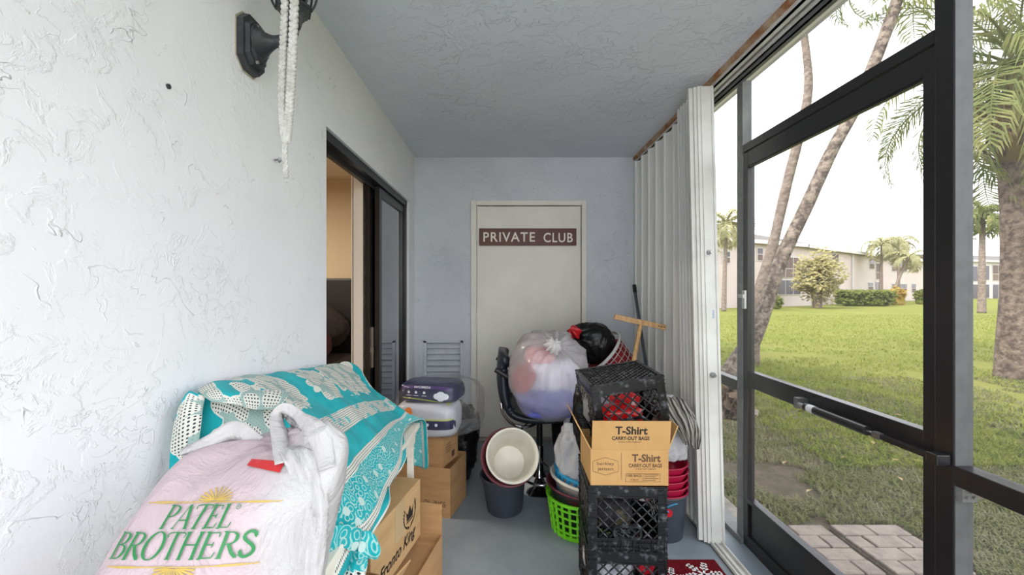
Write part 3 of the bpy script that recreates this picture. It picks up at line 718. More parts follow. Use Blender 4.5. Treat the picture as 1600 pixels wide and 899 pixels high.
def building(label, pxd, ze, zr, winpx, m, roofw=6.0, over=.45):
    """pxd: (px0,d0),(px1,d1) of the facade; windows as pixel boxes laid out on the facade"""
    (pa, da), (pb, db) = pxd; p = Vector(((pa-CX)*da/F, da)); q = Vector(((pb-CX)*db/F, db))
    t = (q-p).normalized(); nn = Vector((-t.y, t.x)); nn = nn if nn.dot(p) > 0 else -nn
    r = thing('apartment_building', label, 'building', (p.x, p.y, GZ))
    wallprism(MB(), p, q, GZ, ze, roofw*2).build('wall', m, r)
    a, b = p-t*over-nn*over, q+t*over-nn*over; c, d = q+t*over+nn*roofw, p-t*over+nn*roofw; e, f = q+t*over+nn*roofw*2, p-t*over+nn*roofw*2
    V3 = lambda v, z: (v.x, v.y, z)
    MB().add([V3(a, ze), V3(b, ze), V3(c, zr), V3(d, zr), V3(a, ze-.12), V3(b, ze-.12), V3(e, ze), V3(f, ze)], [(0,1,2,3), (4,5,1,0), (3,2,6,7), (4,5,6,7), (1,5,6,2), (0,3,7,4)]).build('roof', roof_m, r)
    MB().add([V3(a-nn*.02, ze-.28), V3(b-nn*.02, ze-.28), V3(b-nn*.02, ze+.02), V3(a-nn*.02, ze+.02), V3(a, ze-.28), V3(b, ze-.28), V3(b, ze+.02), V3(a, ze+.02)], [(0,1,2,3), (4,7,6,5), (0,4,5,1), (3,2,6,7)]).build('fascia', winf, r)
    def hit(px):                                       # where the pixel column meets the facade line
        k = (px-CX)/F                                  # x = k*y
        den = t.x-k*t.y; s_ = (k*p.y-p.x)/den; return p+t*s_
    for (x0, x1, y0, y1, kind) in winpx:
        A, B = hit(x0), hit(x1); dm = (A.y+B.y)/2
        z1, z0 = EYE-(y0-CY)*dm/F, EYE-(y1-CY)*dm/F
        fr = wallprism(MB(), A-nn*.06, B-nn*.06, z0, z1, .08).build('window', winf, r)
        L = (B-A).length; np_ = max(1, min(4, round(L/1.1))); tt = (B-A)/np_
        for k in range(np_):
            a_, b_ = A+tt*k+tt*(.06/max(tt.length, .1))*1.2, A+tt*(k+1)-tt*(.06/max(tt.length, .1))*1.2
            if kind == 'b':
                zm = z0+(z1-z0)*.42
                wallprism(MB(), a_-nn*.09, b_-nn*.09, zm+.05, z1-.08, .04).build('pane', brownw, fr)
                wallprism(MB(), a_-nn*.09, b_-nn*.09, z0+.05, zm-.02, .04).build('panel', rail_m, fr)
            else:
                zm = (z0+z1)/2
                if kind == 'w' and z1-z0 > .9:
                    wallprism(MB(), a_-nn*.09, b_-nn*.09, zm+.03, z1-.07, .04).build('pane', darkw, fr)
                    wallprism(MB(), a_-nn*.09, b_-nn*.09, z0+.06, zm-.03, .04).build('pane', brownw, fr)
                else: wallprism(MB(), a_-nn*.09, b_-nn*.09, z0+.06, z1-.07, .04).build('pane', darkw, fr)
    return r
bA = building('long pale two storey apartment block with stacked screened balconies behind the leaning palms', ((1060, 28), (1258, 34.4)), 5.05, 6.9,
         [(1182, 1191, 387, 408, 'w'), (1214, 1250, 401, 434, 'b'), (1214, 1250, 437, 461, 'd'), (1128, 1140, 392, 412, 'w')], wallp)
bB = building('middle wing of the far block with plain pink wall behind the hedge', ((1258, 34.4), (1377, 45)), 5.0, 6.6,
         [(1303, 1310, 440, 458, 'w'), (1291, 1295, 397, 402, 'd'), (1299, 1309, 396, 411, 'd'), (1358, 1365, 403, 421, 'w'), (1368, 1376, 411, 437, 'b'), (1367, 1376, 440, 455, 'd'), (1356, 1363, 441, 455, 'w')], wallp)
MB().tube([(P(1330, 0, 40.2).x, 40.0, GZ), (P(1330, 0, 40.2).x, 40.0, 4.7)], .06, 8).build('downpipe', winf, bB)
bC = building('right wing of the far block with wide windows left of the dark post', ((1380, 46.5), (1500, 58)), 5.0, 6.4,
         [(1393, 1416, 409, 425, 'w'), (1393, 1416, 443, 458, 'w'), (1421, 1428, 409, 424, 'w'), (1424, 1430, 443, 458, 'w')], wallp)
bD = building('white block with tall dark paired windows seen through the near screen', ((1500, 60), (1680, 66)), 5.6, 7.0,
         [(1517, 1527, 416, 440, 'd'), (1517, 1527, 444, 468, 'd'), (1534, 1545, 415, 438, 'd'), (1534, 1545, 444, 466, 'd'), (1550, 1568, 414, 439, 'b'), (1550, 1568, 444, 470, 'd'), (1576, 1590, 416, 432, 'w'), (1610, 1630, 416, 432, 'w')], wallw)
# ---------------------------------------------------------------- table, cloth, printed carrier bag, cartons below
tb = thing('side_table', 'low white wooden table under the teal cloth along the left wall', 'table', (-.58, 1.2, 0))
TX0, TX1, TY0, TY1, TZ = -.775, -.386, .52, 1.86, .70
MB().rbox((TX0, TY0, TZ-.022), (TX1, TY1, TZ), .003).build('tabletop', wood_m, tb)
MB().rbox((TX1-.035, TY0+.04, TZ-.075), (TX1-.012, TY1-.04, TZ-.022), .002).build('apron', wood_m, tb)
MB().rbox((TX0+.04, TY1-.05, TZ-.075), (TX1-.035, TY1-.028, TZ-.022), .002).build('apron', wood_m, tb)
for (x, y) in ((TX1-.045, TY1-.06), (TX0+.01, TY1-.06), (TX1-.045, TY0+.02), (TX0+.01, TY0+.02)):
    MB().rbox((x, y, 0), (x+.026, y+.026, TZ-.022), .002).build('leg', wood_m, tb)
MB().add([Vector(p) for p in ((TX1-.04, TY1-.02, .64), (TX1-.012, TY1-.02, .67), (TX1-.30, TY1-.02, .30), (TX1-.33, TY1-.02, .33), (TX1-.04, TY1-.04, .64), (TX1-.012, TY1-.04, .67), (TX1-.30, TY1-.04, .30), (TX1-.33, TY1-.04, .33))], [(0,1,2,3), (7,6,5,4), (0,4,5,1), (1,5,6,2), (2,6,7,3), (3,7,4,0)]).build('brace', wood_m, tb)

def cloth_mat():
    m = bpy.data.materials.new('teal_printed_cotton'); g = N(m)
    uv = g.n('ShaderNodeUVMap').outputs[0]
    sp = g.n('ShaderNodeSeparateXYZ', {0: uv}); S, T = sp.outputs[0], sp.outputs[1]     # metres: along the table, up from the hem
    nz = g.noise(uv, 9, 3, .6); T2 = g.math('ADD', T, g.math('MULTIPLY', g.math('SUBTRACT', nz, .5), .012))
    teal = g.mix(g.smooth(g.noise(uv, 14, 4, .6), .3, .7), lin((24, 164, 172)), lin((44, 182, 188)))
    white = lin((226, 226, 216)); dark = lin((44, 52, 62))
    def band(a, b): return g.math('MULTIPLY', g.math('GREATER_THAN', T2, a), g.math('LESS_THAN', T2, b))
    def dots(fr, th):
        a = g.math('SINE', g.math('MULTIPLY', g.math('ADD', S, T), fr)); b = g.math('SINE', g.math('MULTIPLY', g.math('SUBTRACT', S, T), fr))
        return g.math('GREATER_THAN', g.math('MULTIPLY', a, b), th)
    wd = g.mix(dots(420, .40), white, dark)                           # white eyelet ground with dark dots
    def vor(scale, feat='F1', rnd=1.0):
        nd = g.n('ShaderNodeTexVoronoi', {'Scale': scale, 'Randomness': rnd}); nd.voronoi_dimensions = '2D'; nd.feature = feat
        g.set(nd, 'Vector', uv); return nd.outputs['Distance']
    # paisley lace: concentric scrolls around scattered centres
    scroll = g.math('SINE', g.math('ADD', g.math('MULTIPLY', vor(36), 19), g.math('MULTIPLY', g.noise(uv, 45, 3, .6), 6)))
    lace = g.mix(g.smooth(scroll, .40, .70), teal, lin((170, 214, 208)))
    lace = g.mix(g.math('LESS_THAN', vor(13, rnd=.8), .15), lace, lin((196, 220, 214)))
    # medallions: lobed white shapes full of eyelets
    big = g.math('MULTIPLY', vor(5.2, rnd=.75), 1.0); small = vor(24, rnd=.9)
    fld = g.math('ADD', big, g.math('MULTIPLY', small, .22))
    med = g.math('LESS_THAN', fld, .57); edge = g.math('MULTIPLY', med, g.math('GREATER_THAN', fld, .54))
    petal = g.math('GREATER_THAN', vor(24, rnd=.9), .50)
    medc = g.mix(dots(420, .45), white, dark); medc = g.mix(g.math('MULTIPLY', petal, .9), medc, lin((150, 180, 174))); medc = g.mix(edge, medc, white)
    c = teal
    c = g.mix(band(.0, .008), c, white)
    c = g.mix(band(.022, .045), c, wd)
    c = g.mix(band(.045, .145), c, lace)
    c = g.mix(band(.145, .172), c, wd)
    c = g.mix(band(.246, .318), c, g.mix(g.smooth(g.noise(uv, 16, 3, .6), .54, .57), wd, lace))
    c = g.mix(g.math('MULTIPLY', g.math('GREATER_THAN', T2, .36), med), c, medc)
    fine = g.noise(uv, 400, 2, .5)
    d = g.bsdf(Base_Color=c, Roughness=.85, Specular_IOR_Level=.15, Sheen_Weight=.1, Normal=g.bump(fine, .15, .001))
    t = g.n('ShaderNodeBsdfTranslucent', {'Color': c}).outputs[0]
    g.out(g.n('ShaderNodeMixShader', {0: .15, 1: d, 2: t}).outputs[0]); return m
cloth_m = cloth_mat()
V = Vector
# cross sections from near to far: each runs from the hem on the right, over the heap, to the wall
sect = [
 (.965, [(-.40,.955,.56),(-.43,.955,.68),(-.49,.955,.79),(-.555,.960,.87),(-.62,.965,.93),(-.69,.965,.955),(-.745,.965,.93),(-.768,.97,.83)]),
 (1.01, [(-.385,1.01,.60),(-.400,1.01,.725),(-.465,1.01,.845),(-.545,1.005,.945),(-.62,1.0,1.02),(-.69,1.0,1.058),(-.748,1.0,1.05),(-.770,1.0,.94)]),
 (1.09, [(-.358,1.09,.64),(-.378,1.09,.715),(-.455,1.09,.845),(-.540,1.09,.945),(-.62,1.09,1.02),(-.69,1.09,1.056),(-.750,1.09,1.046),(-.772,1.09,.95)]),
 (1.25, [(-.362,1.25,.655),(-.384,1.25,.715),(-.470,1.25,.832),(-.555,1.25,.925),(-.63,1.25,.99),(-.70,1.25,1.034),(-.752,1.25,1.035),(-.772,1.25,.95)]),
 (1.45, [(-.366,1.45,.668),(-.388,1.45,.715),(-.475,1.45,.815),(-.560,1.45,.900),(-.64,1.45,.968),(-.705,1.45,1.012),(-.754,1.45,1.015),(-.772,1.45,.94)]),
 (1.65, [(-.410,1.65,.706),(-.424,1.65,.714),(-.480,1.65,.785),(-.560,1.65,.855),(-.64,1.65,.925),(-.71,1.65,.985),(-.756,1.65,.985),(-.772,1.65,.93)]),
 (1.80, [(-.410,1.80,.706),(-.426,1.80,.714),(-.475,1.80,.750),(-.555,1.80,.815),(-.63,1.80,.890),(-.69,1.80,.955),(-.745,1.80,.965),(-.772,1.80,.91)]),
 (1.87, [(-.372,1.87,.675),(-.398,1.875,.70),(-.470,1.875,.735),(-.550,1.875,.785),(-.62,1.875,.85),(-.675,1.875,.915),(-.73,1.875,.93),(-.768,1.875,.88)]),
 (1.90, [(-.366,1.895,.465),(-.392,1.90,.47),(-.470,1.90,.50),(-.550,1.90,.50),(-.62,1.90,.50),(-.675,1.90,.50),(-.73,1.90,.50),(-.768,1.90,.52)]),
]
rows = [[V(p) for p in s[1]] for s in sect]
NU, NV = 110, 90
mbc = MB(); uvs = []
def cpt(u, v):                                         # u along the table, v from hem to wall
    q = [spl(r, v) for r in rows]; return spl(q, u)
for j in range(NV+1):
    for i in range(NU+1):
        u, v = i/NU, j/NV; p = cpt(u, v)
        e = .004
        nrm = (cpt(min(1, u+e), v)-cpt(max(0, u-e), v)).cross(cpt(u, min(1, v+e))-cpt(u, max(0, v-e)))
        nrm = nrm.normalized() if nrm.length > 1e-9 else V((0, 0, 1))
        if nrm.z < 0 and abs(nrm.z) > .2: nrm = -nrm
        k = .5+.5*math.sin(PI*min(1, max(0, v)))
        wr = .010*fnz((p.x*7, p.y*5, p.z*7))+.007*math.sin(28*p.y+9*fnz((p.x*5, p.y*3, 0)))*max(0, fnz((p.x*3, p.y*3, 5))+.35)+.006*fnz((p.y*16, p.z*6, 2))
        if u < .14: wr += .012*math.sin(p.x*75+4*fnz((p.x*6, 0, p.z*6)))*(1-u/.14)
        if u > .93: wr += .010*math.sin(p.x*60)*(u-.93)/.07
        p = p+nrm*(wr*k+.002)
        if v < .06: p.x += .012*math.sin(p.y*17+2*fnz((p.y*4, 0, 0))); p.z += .012*math.sin(p.y*11)
        p.x = max(p.x, -.780); mbc.v.append(p)
Lt = [0.0]; mid = [cpt(.4, j/NV) for j in range(NV+1)]
for j in range(NV): Lt.append(Lt[-1]+(mid[j+1]-mid[j]).length)
Ls = [0.0]; mid = [cpt(i/NU, .5) for i in range(NU+1)]
for i in range(NU): Ls.append(Ls[-1]+(mid[i+1]-mid[i]).length)
for j in range(NV):
    for i in range(NU):
        a = j*(NU+1)+i; mbc.f.append((a, a+1, a+NU+2, a+NU+1)); uvs += [(Ls[i], Lt[j]), (Ls[i+1], Lt[j]), (Ls[i+1], Lt[j+1]), (Ls[i], Lt[j+1])]
def build_uv(mb, uvs, name, m, parent=None, loc=(0, 0, 0), thick=.0016):
    me = bpy.data.meshes.new(name); off = V(loc) if parent is None else worldloc(parent)
    me.from_pydata([tuple(p-off) for p in mb.v], [], mb.f); me.materials.append(m)
    ul = me.uv_layers.new(name='UVMap')
    for k, q in enumerate(uvs): ul.data[k].uv = q
    me.polygons.foreach_set('use_smooth', [True]*len(me.polygons))
    o = bpy.data.objects.new(name, me); C.objects.link(o); o.location = loc if parent is None else (0, 0, 0); o.parent = parent
    md = o.modifiers.new('solid', 'SOLIDIFY'); md.thickness = thick; md.offset = 1; return o
cl = build_uv(mbc, uvs, 'printed_cloth', cloth_m, loc=(-.58, 1.4, .7))
tag(cl, 'teal cotton cloth with white eyelet medallions draped over a heap on the low table', 'cloth')
# twisted corner hanging at the near end, and the turned back fold on top
mbk = MB(); uk = []; NA, NB = 28, 30
kc = [P(560, 800, 1.12), P(556, 838, 1.06), P(556, 868, 1.04), P(546, 905, 1.02)]
def kpt(a, b):
    c_ = spl(kc, b); wd = [.010, .016, .021, .030]; wv = spl([V((q, 0, 0)) for q in wd], b).x
    t_ = a*2*PI; r_ = wv*(1+.35*math.sin(5*t_+b*3)+.2*math.sin(9*t_))
    return c_+V((math.cos(t_)*r_*1.15, math.sin(t_)*r_*.8, .006*math.sin(3*t_)*b))
for j in range(NB+1):
    for i in range(NA+1): mbk.v.append(kpt(i/NA, j/NB))
for j in range(NB):
    for i in range(NA):
        a = j*(NA+1)+i; mbk.f.append((a, a+1, a+NA+2, a+NA+1)); uk += [(x/NA*.13, .04+y/NB*.13) for x, y in ((i, j), (i+1, j), (i+1, j+1), (i, j+1))]
build_uv(mbk, uk, 'twisted_corner', cloth_m, cl)
def patch(name, rows_, parent, uvscale=1.0, nu=26, nv=16, wav=.006, fr=40, uo=(0, 0)):
    rows_ = [[V(p) for p in r] for r in rows_]; mb = MB(); uu = []
    for j in range(nv+1):
        for i in range(nu+1):
            p = spl([spl(r, i/nu) for r in rows_], j/nv)
            mb.v.append(p+V((0, wav*math.sin(fr*p.x+3*fnz(p*8)), wav*math.sin(fr*p.y+6*fnz(p*6)))))
    L1 = sum((a-b).length for a, b in zip(rows_[0][:-1], rows_[0][1:])); L2 = (rows_[0][0]-rows_[-1][0]).length
    for j in range(nv):
        for i in range(nu):
            a = j*(nu+1)+i; mb.f.append((a, a+1, a+nu+2, a+nu+1))
            uu += [(uo[0]+x/nu*L1*uvscale, uo[1]+y/nv*L2*uvscale) for x, y in ((i, j), (i+1, j), (i+1, j+1), (i, j+1))]
    return build_uv(mb, uu, name, cloth_m, parent)
# wing of cloth from the knot to the left, lying on the tabletop edge
patch('loose_corner', [[P(566, 822, 1.05), P(540, 822, .99), P(512, 826, .96), P(496, 832, .93)], [P(563, 842, 1.03), P(532, 840, .97), P(512, 850, .94), P(500, 862, .915)], [P(556, 856, 1.02), P(528, 862, .965), P(505, 872, .93), P(490, 880, .90)]], cl, uo=(0, .05))
patch('trailing_corner', [[P(560, 832, 1.05), P(574, 830, 1.06), P(588, 842, 1.07)], [P(561, 850, 1.03), P(577, 846, 1.05), P(595, 856, 1.055)], [P(560, 866, 1.02), P(574, 868, 1.035), P(592, 868, 1.045)], [P(561, 876, 1.01), P(569, 878, 1.02), P(580, 874, 1.03)]], cl, uo=(0, .06), wav=.004, fr=160)
patch('turned_fold', [[P(308, 606, .99), P(345, 597, 1.03), P(395, 607, 1.06), P(452, 612, 1.10)], [P(318, 620, .955), P(352, 612, .965), P(398, 612, .99), P(450, 620, 1.04)], [P(330, 628, .945), P(362, 634, .94), P(400, 640, .945), P(436, 634, .98)]], cl, uo=(.1, .37), wav=.004)
patch('side_drape', [[P(322, 612, .965), P(300, 612, .955), P(285, 628, .945)], [P(316, 650, .945), P(290, 655, .935), P(268, 668, .93)], [P(312, 715, .93), P(286, 718, .925), P(261, 722, .915)], [P(310, 790, .92), P(284, 790, .915), P(259, 790, .905)]], cl, uo=(.3, .36), wav=.008, fr=90)
lump(-.63, 1.40, .765, .075, .34, .064, 12, a=.05).build('bundle', mat('dark_bundle', (60, 70, 70), .9), None, True, loc=(-.62, 1.4, .70))
tag(bpy.data.objects['bundle'], 'heap of stored goods hidden beneath the teal cloth', 'bundle')

# --- printed carrier bag
film_bag = film('white_carrier_film', (200, 197, 197), clear=.02, trans=.18, rough=.3, bump=.75, bscale=14)
film_pink = film('pinkish_carrier_film', (200, 197, 197), clear=.02, trans=.16, rough=.3, bump=.8, bscale=13, tint2=(205, 184, 189), xsplit=(.065, .13))
bagroot = thing('carrier_bag', 'white plastic carrier bag with green store lettering on the near end of the table', 'bag', (-.45, .70, TZ))
levels = [   # closed rings, corners: FL, F mid, FR, gusset, BR, B mid, BL
 [(-.650,.545,.702),(-.48,.530,.702),(-.392,.560,.702),(-.332,.64,.702),(-.345,.75,.702),(-.46,.78,.702),(-.63,.70,.702)],
 [(-.640,.575,.80),(-.47,.550,.80),(-.385,.585,.80),(-.322,.66,.80),(-.335,.76,.80),(-.46,.80,.80),(-.635,.73,.80)],
 [(-.605,.610,.89),(-.47,.582,.89),(-.378,.608,.89),(-.308,.675,.89),(-.322,.765,.89),(-.46,.81,.89),(-.61,.75,.89)],
 [(-.575,.655,.965),(-.47,.632,.965),(-.362,.640,.975),(-.293,.69,.97),(-.310,.765,.98),(-.46,.80,.985),(-.585,.755,.965)],
 [(-.553,.705,1.010),(-.47,.700,1.005),(-.390,.700,1.020),(-.295,.700,1.015),(-.305,.755,1.035),(-.46,.785,1.02),(-.56,.745,1.005)],
 [(-.525,.735,1.022),(-.47,.740,1.026),(-.415,.738,1.025),(-.330,.712,1.052),(-.335,.745,1.065),(-.46,.77,1.030),(-.53,.748,1.022)],
]
lv = [[V(p) for p in r] for r in levels]; mbb = MB(); nU, nV = 110, 54; cen = V((-.46, .68, .88))
for j in range(nV+1):
    for i in range(nU):
        p = spl([splc(r, i/nU) for r in lv], j/nV); d = (p-cen); d.z *= .4; d.normalize()
        t_ = j/nV; wr = .009*fnz((p.x*8, p.y*8, p.z*7))+.006*fnz((p.x*22, p.y*14, p.z*16))+.010*t_*t_*abs(fnz((p.x*26, p.y*6, p.z*5)))
        mbb.v.append(p+d*wr)
for j in range(nV):
    for i in range(nU): mbb.f.append((j*nU+i, j*nU+(i+1) % nU, (j+1)*nU+(i+1) % nU, (j+1)*nU+i))
mbb.f.append(tuple(range(nU-1, -1, -1))); mbb.f.append(tuple(nV*nU+i for i in range(nU)))
bagb = mbb.build('bag_body', film_pink, bagroot, True)
bvh = BVHTree.FromPolygons([tuple(p) for p in mbb.v], mbb.f)
# crumpled peak behind and the handle loop at the right
def ribbon(name, pts, widths, m, parent, side, fold=.25, n=46, wav=.006):
    pts = [V(p) for p in pts]; mb = MB(); K = 12; side = V(side).normalized()
    def f(a, b):
        p = spl(pts, b); w_ = spl([V((x, 0, 0)) for x in widths], b).x; t = (spl(pts, min(1, b+.02))-spl(pts, max(0, b-.02))).normalized()
        s_ = (side-t*side.dot(t)).normalized(); nn = t.cross(s_); x = a-.5
        return p+s_*x*w_+nn*(fold*w_*math.cos(x*PI*1.5)+wav*math.sin(x*22+5*fnz((b*4, a*2, 1))))
    mb.grid(f, K, n); return mb.build(name, m, parent, True, thick=.0012)
ribbon('handle', [P(455, 735, .705), P(440, 690, .735), P(432, 652, .765), P(446, 640, .775), P(470, 662, .765), P(494, 694, .735), P(500, 745, .700)], [.085, .05, .026, .024, .042, .075, .07], film_bag, bagroot, (.55, -.8, .25), .28)
ribbon('gusset_fold', [P(440, 702, .715), P(470, 715, .690), P(487, 790, .665), P(478, 910, .640)], [.03, .05, .05, .045], film_bag, bagroot, (1, .30, 0), .10, wav=.004)
ribbon('crumpled_edge', [P(288, 716, .738), P(330, 700, .752), P(372, 688, .775), P(415, 706, .765), P(446, 714, .745)], [.030, .045, .075, .05, .04], film_bag, bagroot, (0, -.7, 1), .16)

# serif lettering drawn stroke by stroke
def serif_word(word, shear=.16):
    G = {
     'P': (.66, [[(.17,0),(.17,1)], ], [[(.17,.96),(.42,.96),(.58,.88),(.60,.74),(.52,.58),(.36,.50),(.17,.50)]], [(.17,0,.2),(.10,.98,.14)]),
     'A': (.78, [[(.42,1),(.70,0)]], [[(.40,.98),(.08,0)], [(.20,.34),(.58,.34)]], [(.08,0,.16),(.70,0,.2)]),
     'T': (.74, [[(.36,0),(.36,.97)]], [[(.0,.80),(.03,.97),(.70,.97),(.73,.80)]], [(.36,0,.22)]),
     'E': (.66, [[(.15,0),(.15,1)]], [[(.15,.97),(.55,.97),(.57,.80)], [(.15,.52),(.44,.52)], [(.44,.62),(.44,.42)], [(.15,.03),(.56,.03),(.61,.22)]], [(.10,0,.14),(.10,1,.14)]),
     'L': (.62, [[(.15,0),(.15,1)]], [[(.15,.03),(.53,.03),(.58,.25)]], [(.10,0,.14),(.15,1,.2)]),
     'B': (.68, [[(.15,0),(.15,1)]], [[(.15,.97),(.40,.97),(.54,.86),(.52,.66),(.36,.54),(.15,.53)], [(.36,.54),(.56,.46),(.62,.28),(.54,.10),(.38,.03),(.15,.03)]], [(.10,0,.14),(.10,1,.14)]),
     'R': (.76, [[(.15,0),(.15,1)], [(.34,.50),(.52,.20),(.72,.0)]], [[(.15,.97),(.40,.97),(.56,.86),(.56,.66),(.42,.53),(.15,.51)]], [(.15,0,.2),(.10,1,.14),(.72,0,.1)]),
     'O': (.86, [], [[(.42+.36*math.sin(a), .5+.52*math.cos(a)) for a in [q*2*PI/20 for q in range(21)]]], []),
     'H': (.86, [[(.15,0),(.15,1)], [(.68,0),(.68,1)]], [[(.15,.53),(.68,.53)]], [(.15,0,.2),(.15,1,.2),(.68,0,.2),(.68,1,.2)]),
     'S': (.60, [[(.50,.80),(.44,.94),(.28,1.0),(.12,.90),(.10,.74),(.24,.60),(.42,.46),(.52,.30),(.48,.12),(.30,0),(.14,.06),(.06,.24)]], [[(.50,.98),(.50,.74)], [(.06,.04),(.06,.28)]], []),
    }
    x = 0; parts = []
    for ch in word:
        wd, thick, thin, ser = G[ch]
        def sm(p): 
            if len(p) < 4: return [(a, b) for k in range(len(p)-1) for a, b in [((p[k][0]*(1-q/5)+p[k+1][0]*q/5), (p[k][1]*(1-q/5)+p[k+1][1]*q/5)) for q in range(5)]]+[p[-1]]
            vv = [V((a, b, 0)) for a, b in p]; return [tuple(spl(vv, q/40)[:2]) for q in range(41)]
        for s_ in thick: parts.append(line2d(sm(s_), .125))
        for s_ in thin:
            ps = sm(s_); ws = []
            for k in range(len(ps)):
                a, b = ps[max(0, k-1)], ps[min(len(ps)-1, k+1)]; dx, dy = b[0]-a[0], b[1]-a[1]; l = math.hypot(dx, dy) or 1
                ws.append(.045+(.085*(abs(dy)/l)**2 if len(s_) > 4 else 0))
            parts.append(line2d(ps, ws))
        for (a, b, c_) in ser: parts.append(line2d([(a-c_/2, b), (a-c_/4, b), (a, b), (a+c_/4, b), (a+c_/2, b)], .05))
        n_ = len(parts)
        for k in range(n_):
            pass
        for k, pt in enumerate(parts):
            if len(pt) == 2: parts[k] = (pt[0], pt[1], x)
        x += wd
    out_ = merge(*[shift((p[0], p[1]), p[2], 0) for p in parts])
    return ([(a+b*shear, b) for a, b in out_[0]], out_[1])
green_m = mat('green_store_lettering', (28, 122, 62), .45); gold_ink = mat('gold_store_ornament', (190, 160, 78), .5)
O_ = (-.474, .625, .939); R_ = (1, .03, 0); U_ = (-.02, .42, .90)
def ornament(up=True):
    ts = []
    for k in range(11):
        a = math.radians(-78+15.6*k); r = .020+.009*math.cos(a)
        ts.append(line2d([(0+.004*math.sin(a), .002), (r*.55*math.sin(a)*1.5, r*.5*math.cos(a)), (r*math.sin(a)*1.75, r*math.cos(a)), (r*math.sin(a)*1.7+.002, r*math.cos(a)-.004)], [.0012, .0035, .003, .001]))
    t = merge(*ts); return t if up else ([(x, -y) for x, y in t[0]], t[1])
ln1 = line2d([(-.12+.24*k/20, 0) for k in range(21)], [.001+.0022*(1 if k in (2, 3, 4, 16, 17, 18) else .3) for k in range(21)])
mb = MB(); S_ = 1
place2d(mb, shift(fit(serif_word('PATEL'), .110, .0325), .009, .0185), O_, R_, U_, .0036, bvh)
place2d(mb, shift(fit(serif_word('BROTHERS'), .214, .0375), -.004, -.0185), O_, R_, U_, .0036, bvh)
place2d(mb, shift(fit(merge(line2d([(math.cos(a*.5), math.sin(a*.5)) for a in range(14)], .25), fit(text2d('R', 1), .7, .9)), .007, .007), .069, .031), O_, R_, U_, .0036, bvh)
mb.build('lettering', green_m, bagroot)
mb = MB(); sc1 = lambda t, k: ([(x*k, y*k) for x, y in t[0]], t[1])
place2d(mb, shift(sc1(ornament(True), .72), .024, .038), O_, R_, U_, .002, bvh); place2d(mb, shift(sc1(ln1, .9), .018, .0372), O_, R_, U_, .002, bvh)
place2d(mb, shift(sc1(ornament(False), .8), -.002, -.0455), O_, R_, U_, .002, bvh); place2d(mb, shift(sc1(ln1, .9), -.002, -.0450), O_, R_, U_, .002, bvh)
mb.build('ornament', gold_ink, bagroot)
mb = MB(); O2 = (-.418, .70, 1.003)
place2d(mb, ([(x, y) for k in range(13) for x, y in (( -.012+.062*k/12, .0105-.006*k/12), (-.012+.062*k/12, -.001-.012*k/12))], [(2*k, 2*k+1, 2*k+3, 2*k+2) for k in range(12)]), O2, (1, 0, 0), (0, .5, .86), .0036, bvh)
mb.build('red_panel', mat('red_store_panel', (190, 40, 44), .4), bagroot)

# --- cartons under and beside the table
def carton(name, label, loc, size, yaw, m, open_top=False, flaps=(), tape=True, group=None, wall=.004, tilt=0):
    sx_, sy_, sz_ = size
    r = thing(name, label, 'box', loc, (0, tilt, yaw), group)
    mb = MB(); a, b = -sx_/2, sx_/2; c, d = -sy_/2, sy_/2
    if open_top:
        mb.box((a, c, 0), (b, c+wall, sz_)).box((a, d-wall, 0), (b, d, sz_)).box((a, c+wall, 0), (a+wall, d-wall, sz_)).box((b-wall, c+wall, 0), (b, d-wall, sz_)).box((a+wall, c+wall, 0), (b-wall, d-wall, wall))
    else: mb.rbox((a, c, 0), (b, d, sz_), .004)
    mb.build('body', m, r, local=True)
    for (edge, ang, ln) in flaps:                     # 0 = near (-y), 1 = right (+x), 2 = far (+y), 3 = left (-x); angle up from horizontal
        L = sx_ if edge in (0, 2) else sy_; off = sy_/2 if edge in (0, 2) else sx_/2
        M = Matrix.Rotation([0, PI/2, PI, -PI/2][edge], 4, 'Z') @ Matrix.Translation((0, -off, sz_)) @ Matrix.Rotation(-math.radians(ang), 4, 'X')
        MB().box((-L/2+.002, -ln, -wall/2), (L/2-.002, 0, wall/2), M).build('flap', m, r, local=True)
    if tape and not open_top:
        MB().box((-.024, c-.0006, sz_-.05), (.024, c, sz_)).box((-.024, c, sz_), (.024, d, sz_+.0006)).build('tape', tape_m, r, local=True)
    return r
# side-labelled carton: right face carries a crown in a wreath and script
ux = math.atan2(.079, .40)
cA = carton('carton', 'taped brown carton with crown and script print on its side, partly under the teal cloth', (-.545, 1.565, .262), (.30, .41, .240), -ux, cardp_m, tape=False)
MB().box((-.03, -.2056, .2402), (.03, .2056, .2408)).box((-.03, -.2056, .15), (.03, -.205, .2408)).build('tape', tape_m, cA, local=True)
MB().box((.1502, -.03, .10), (.1506, .05, .2405)).build('tape', tape_m, cA, local=True)
mb = MB(); LO, LR, LU = V((.1512, .01, .115)), (0, 1, 0), (0, 0, 1)
tx = fit(text2d('Fronto King', 1, .012, shear=.35), .30, .058)
place2d(mb, shift(tx, -.01, -.060), LO, LR, LU, .0004)
wr_ = []
for s_ in (1, -1):
    wr_.append(line2d([(s_*.052*math.sin(a), -.052*math.cos(a)) for a in [k*.24 for k in range(10)]], .002))
    for k in range(9):
        a = .2+k*.24; cx_, cy_ = s_*.052*math.sin(a), -.052*math.cos(a)
        wr_.append(line2d([(cx_-s_*.004, cy_-.006), (cx_+s_*.004, cy_+.006), (cx_+s_*.009, cy_+.012)], [.001, .006, .001]))
cr_ = ([(-.026, -.018), (.026, -.018), (.034, .022), (.016, .004), (0, .034), (-.016, .004), (-.034, .022)], [(0, 1, 3), (1, 2, 3), (0, 3, 5), (3, 4, 5), (0, 5, 6)])
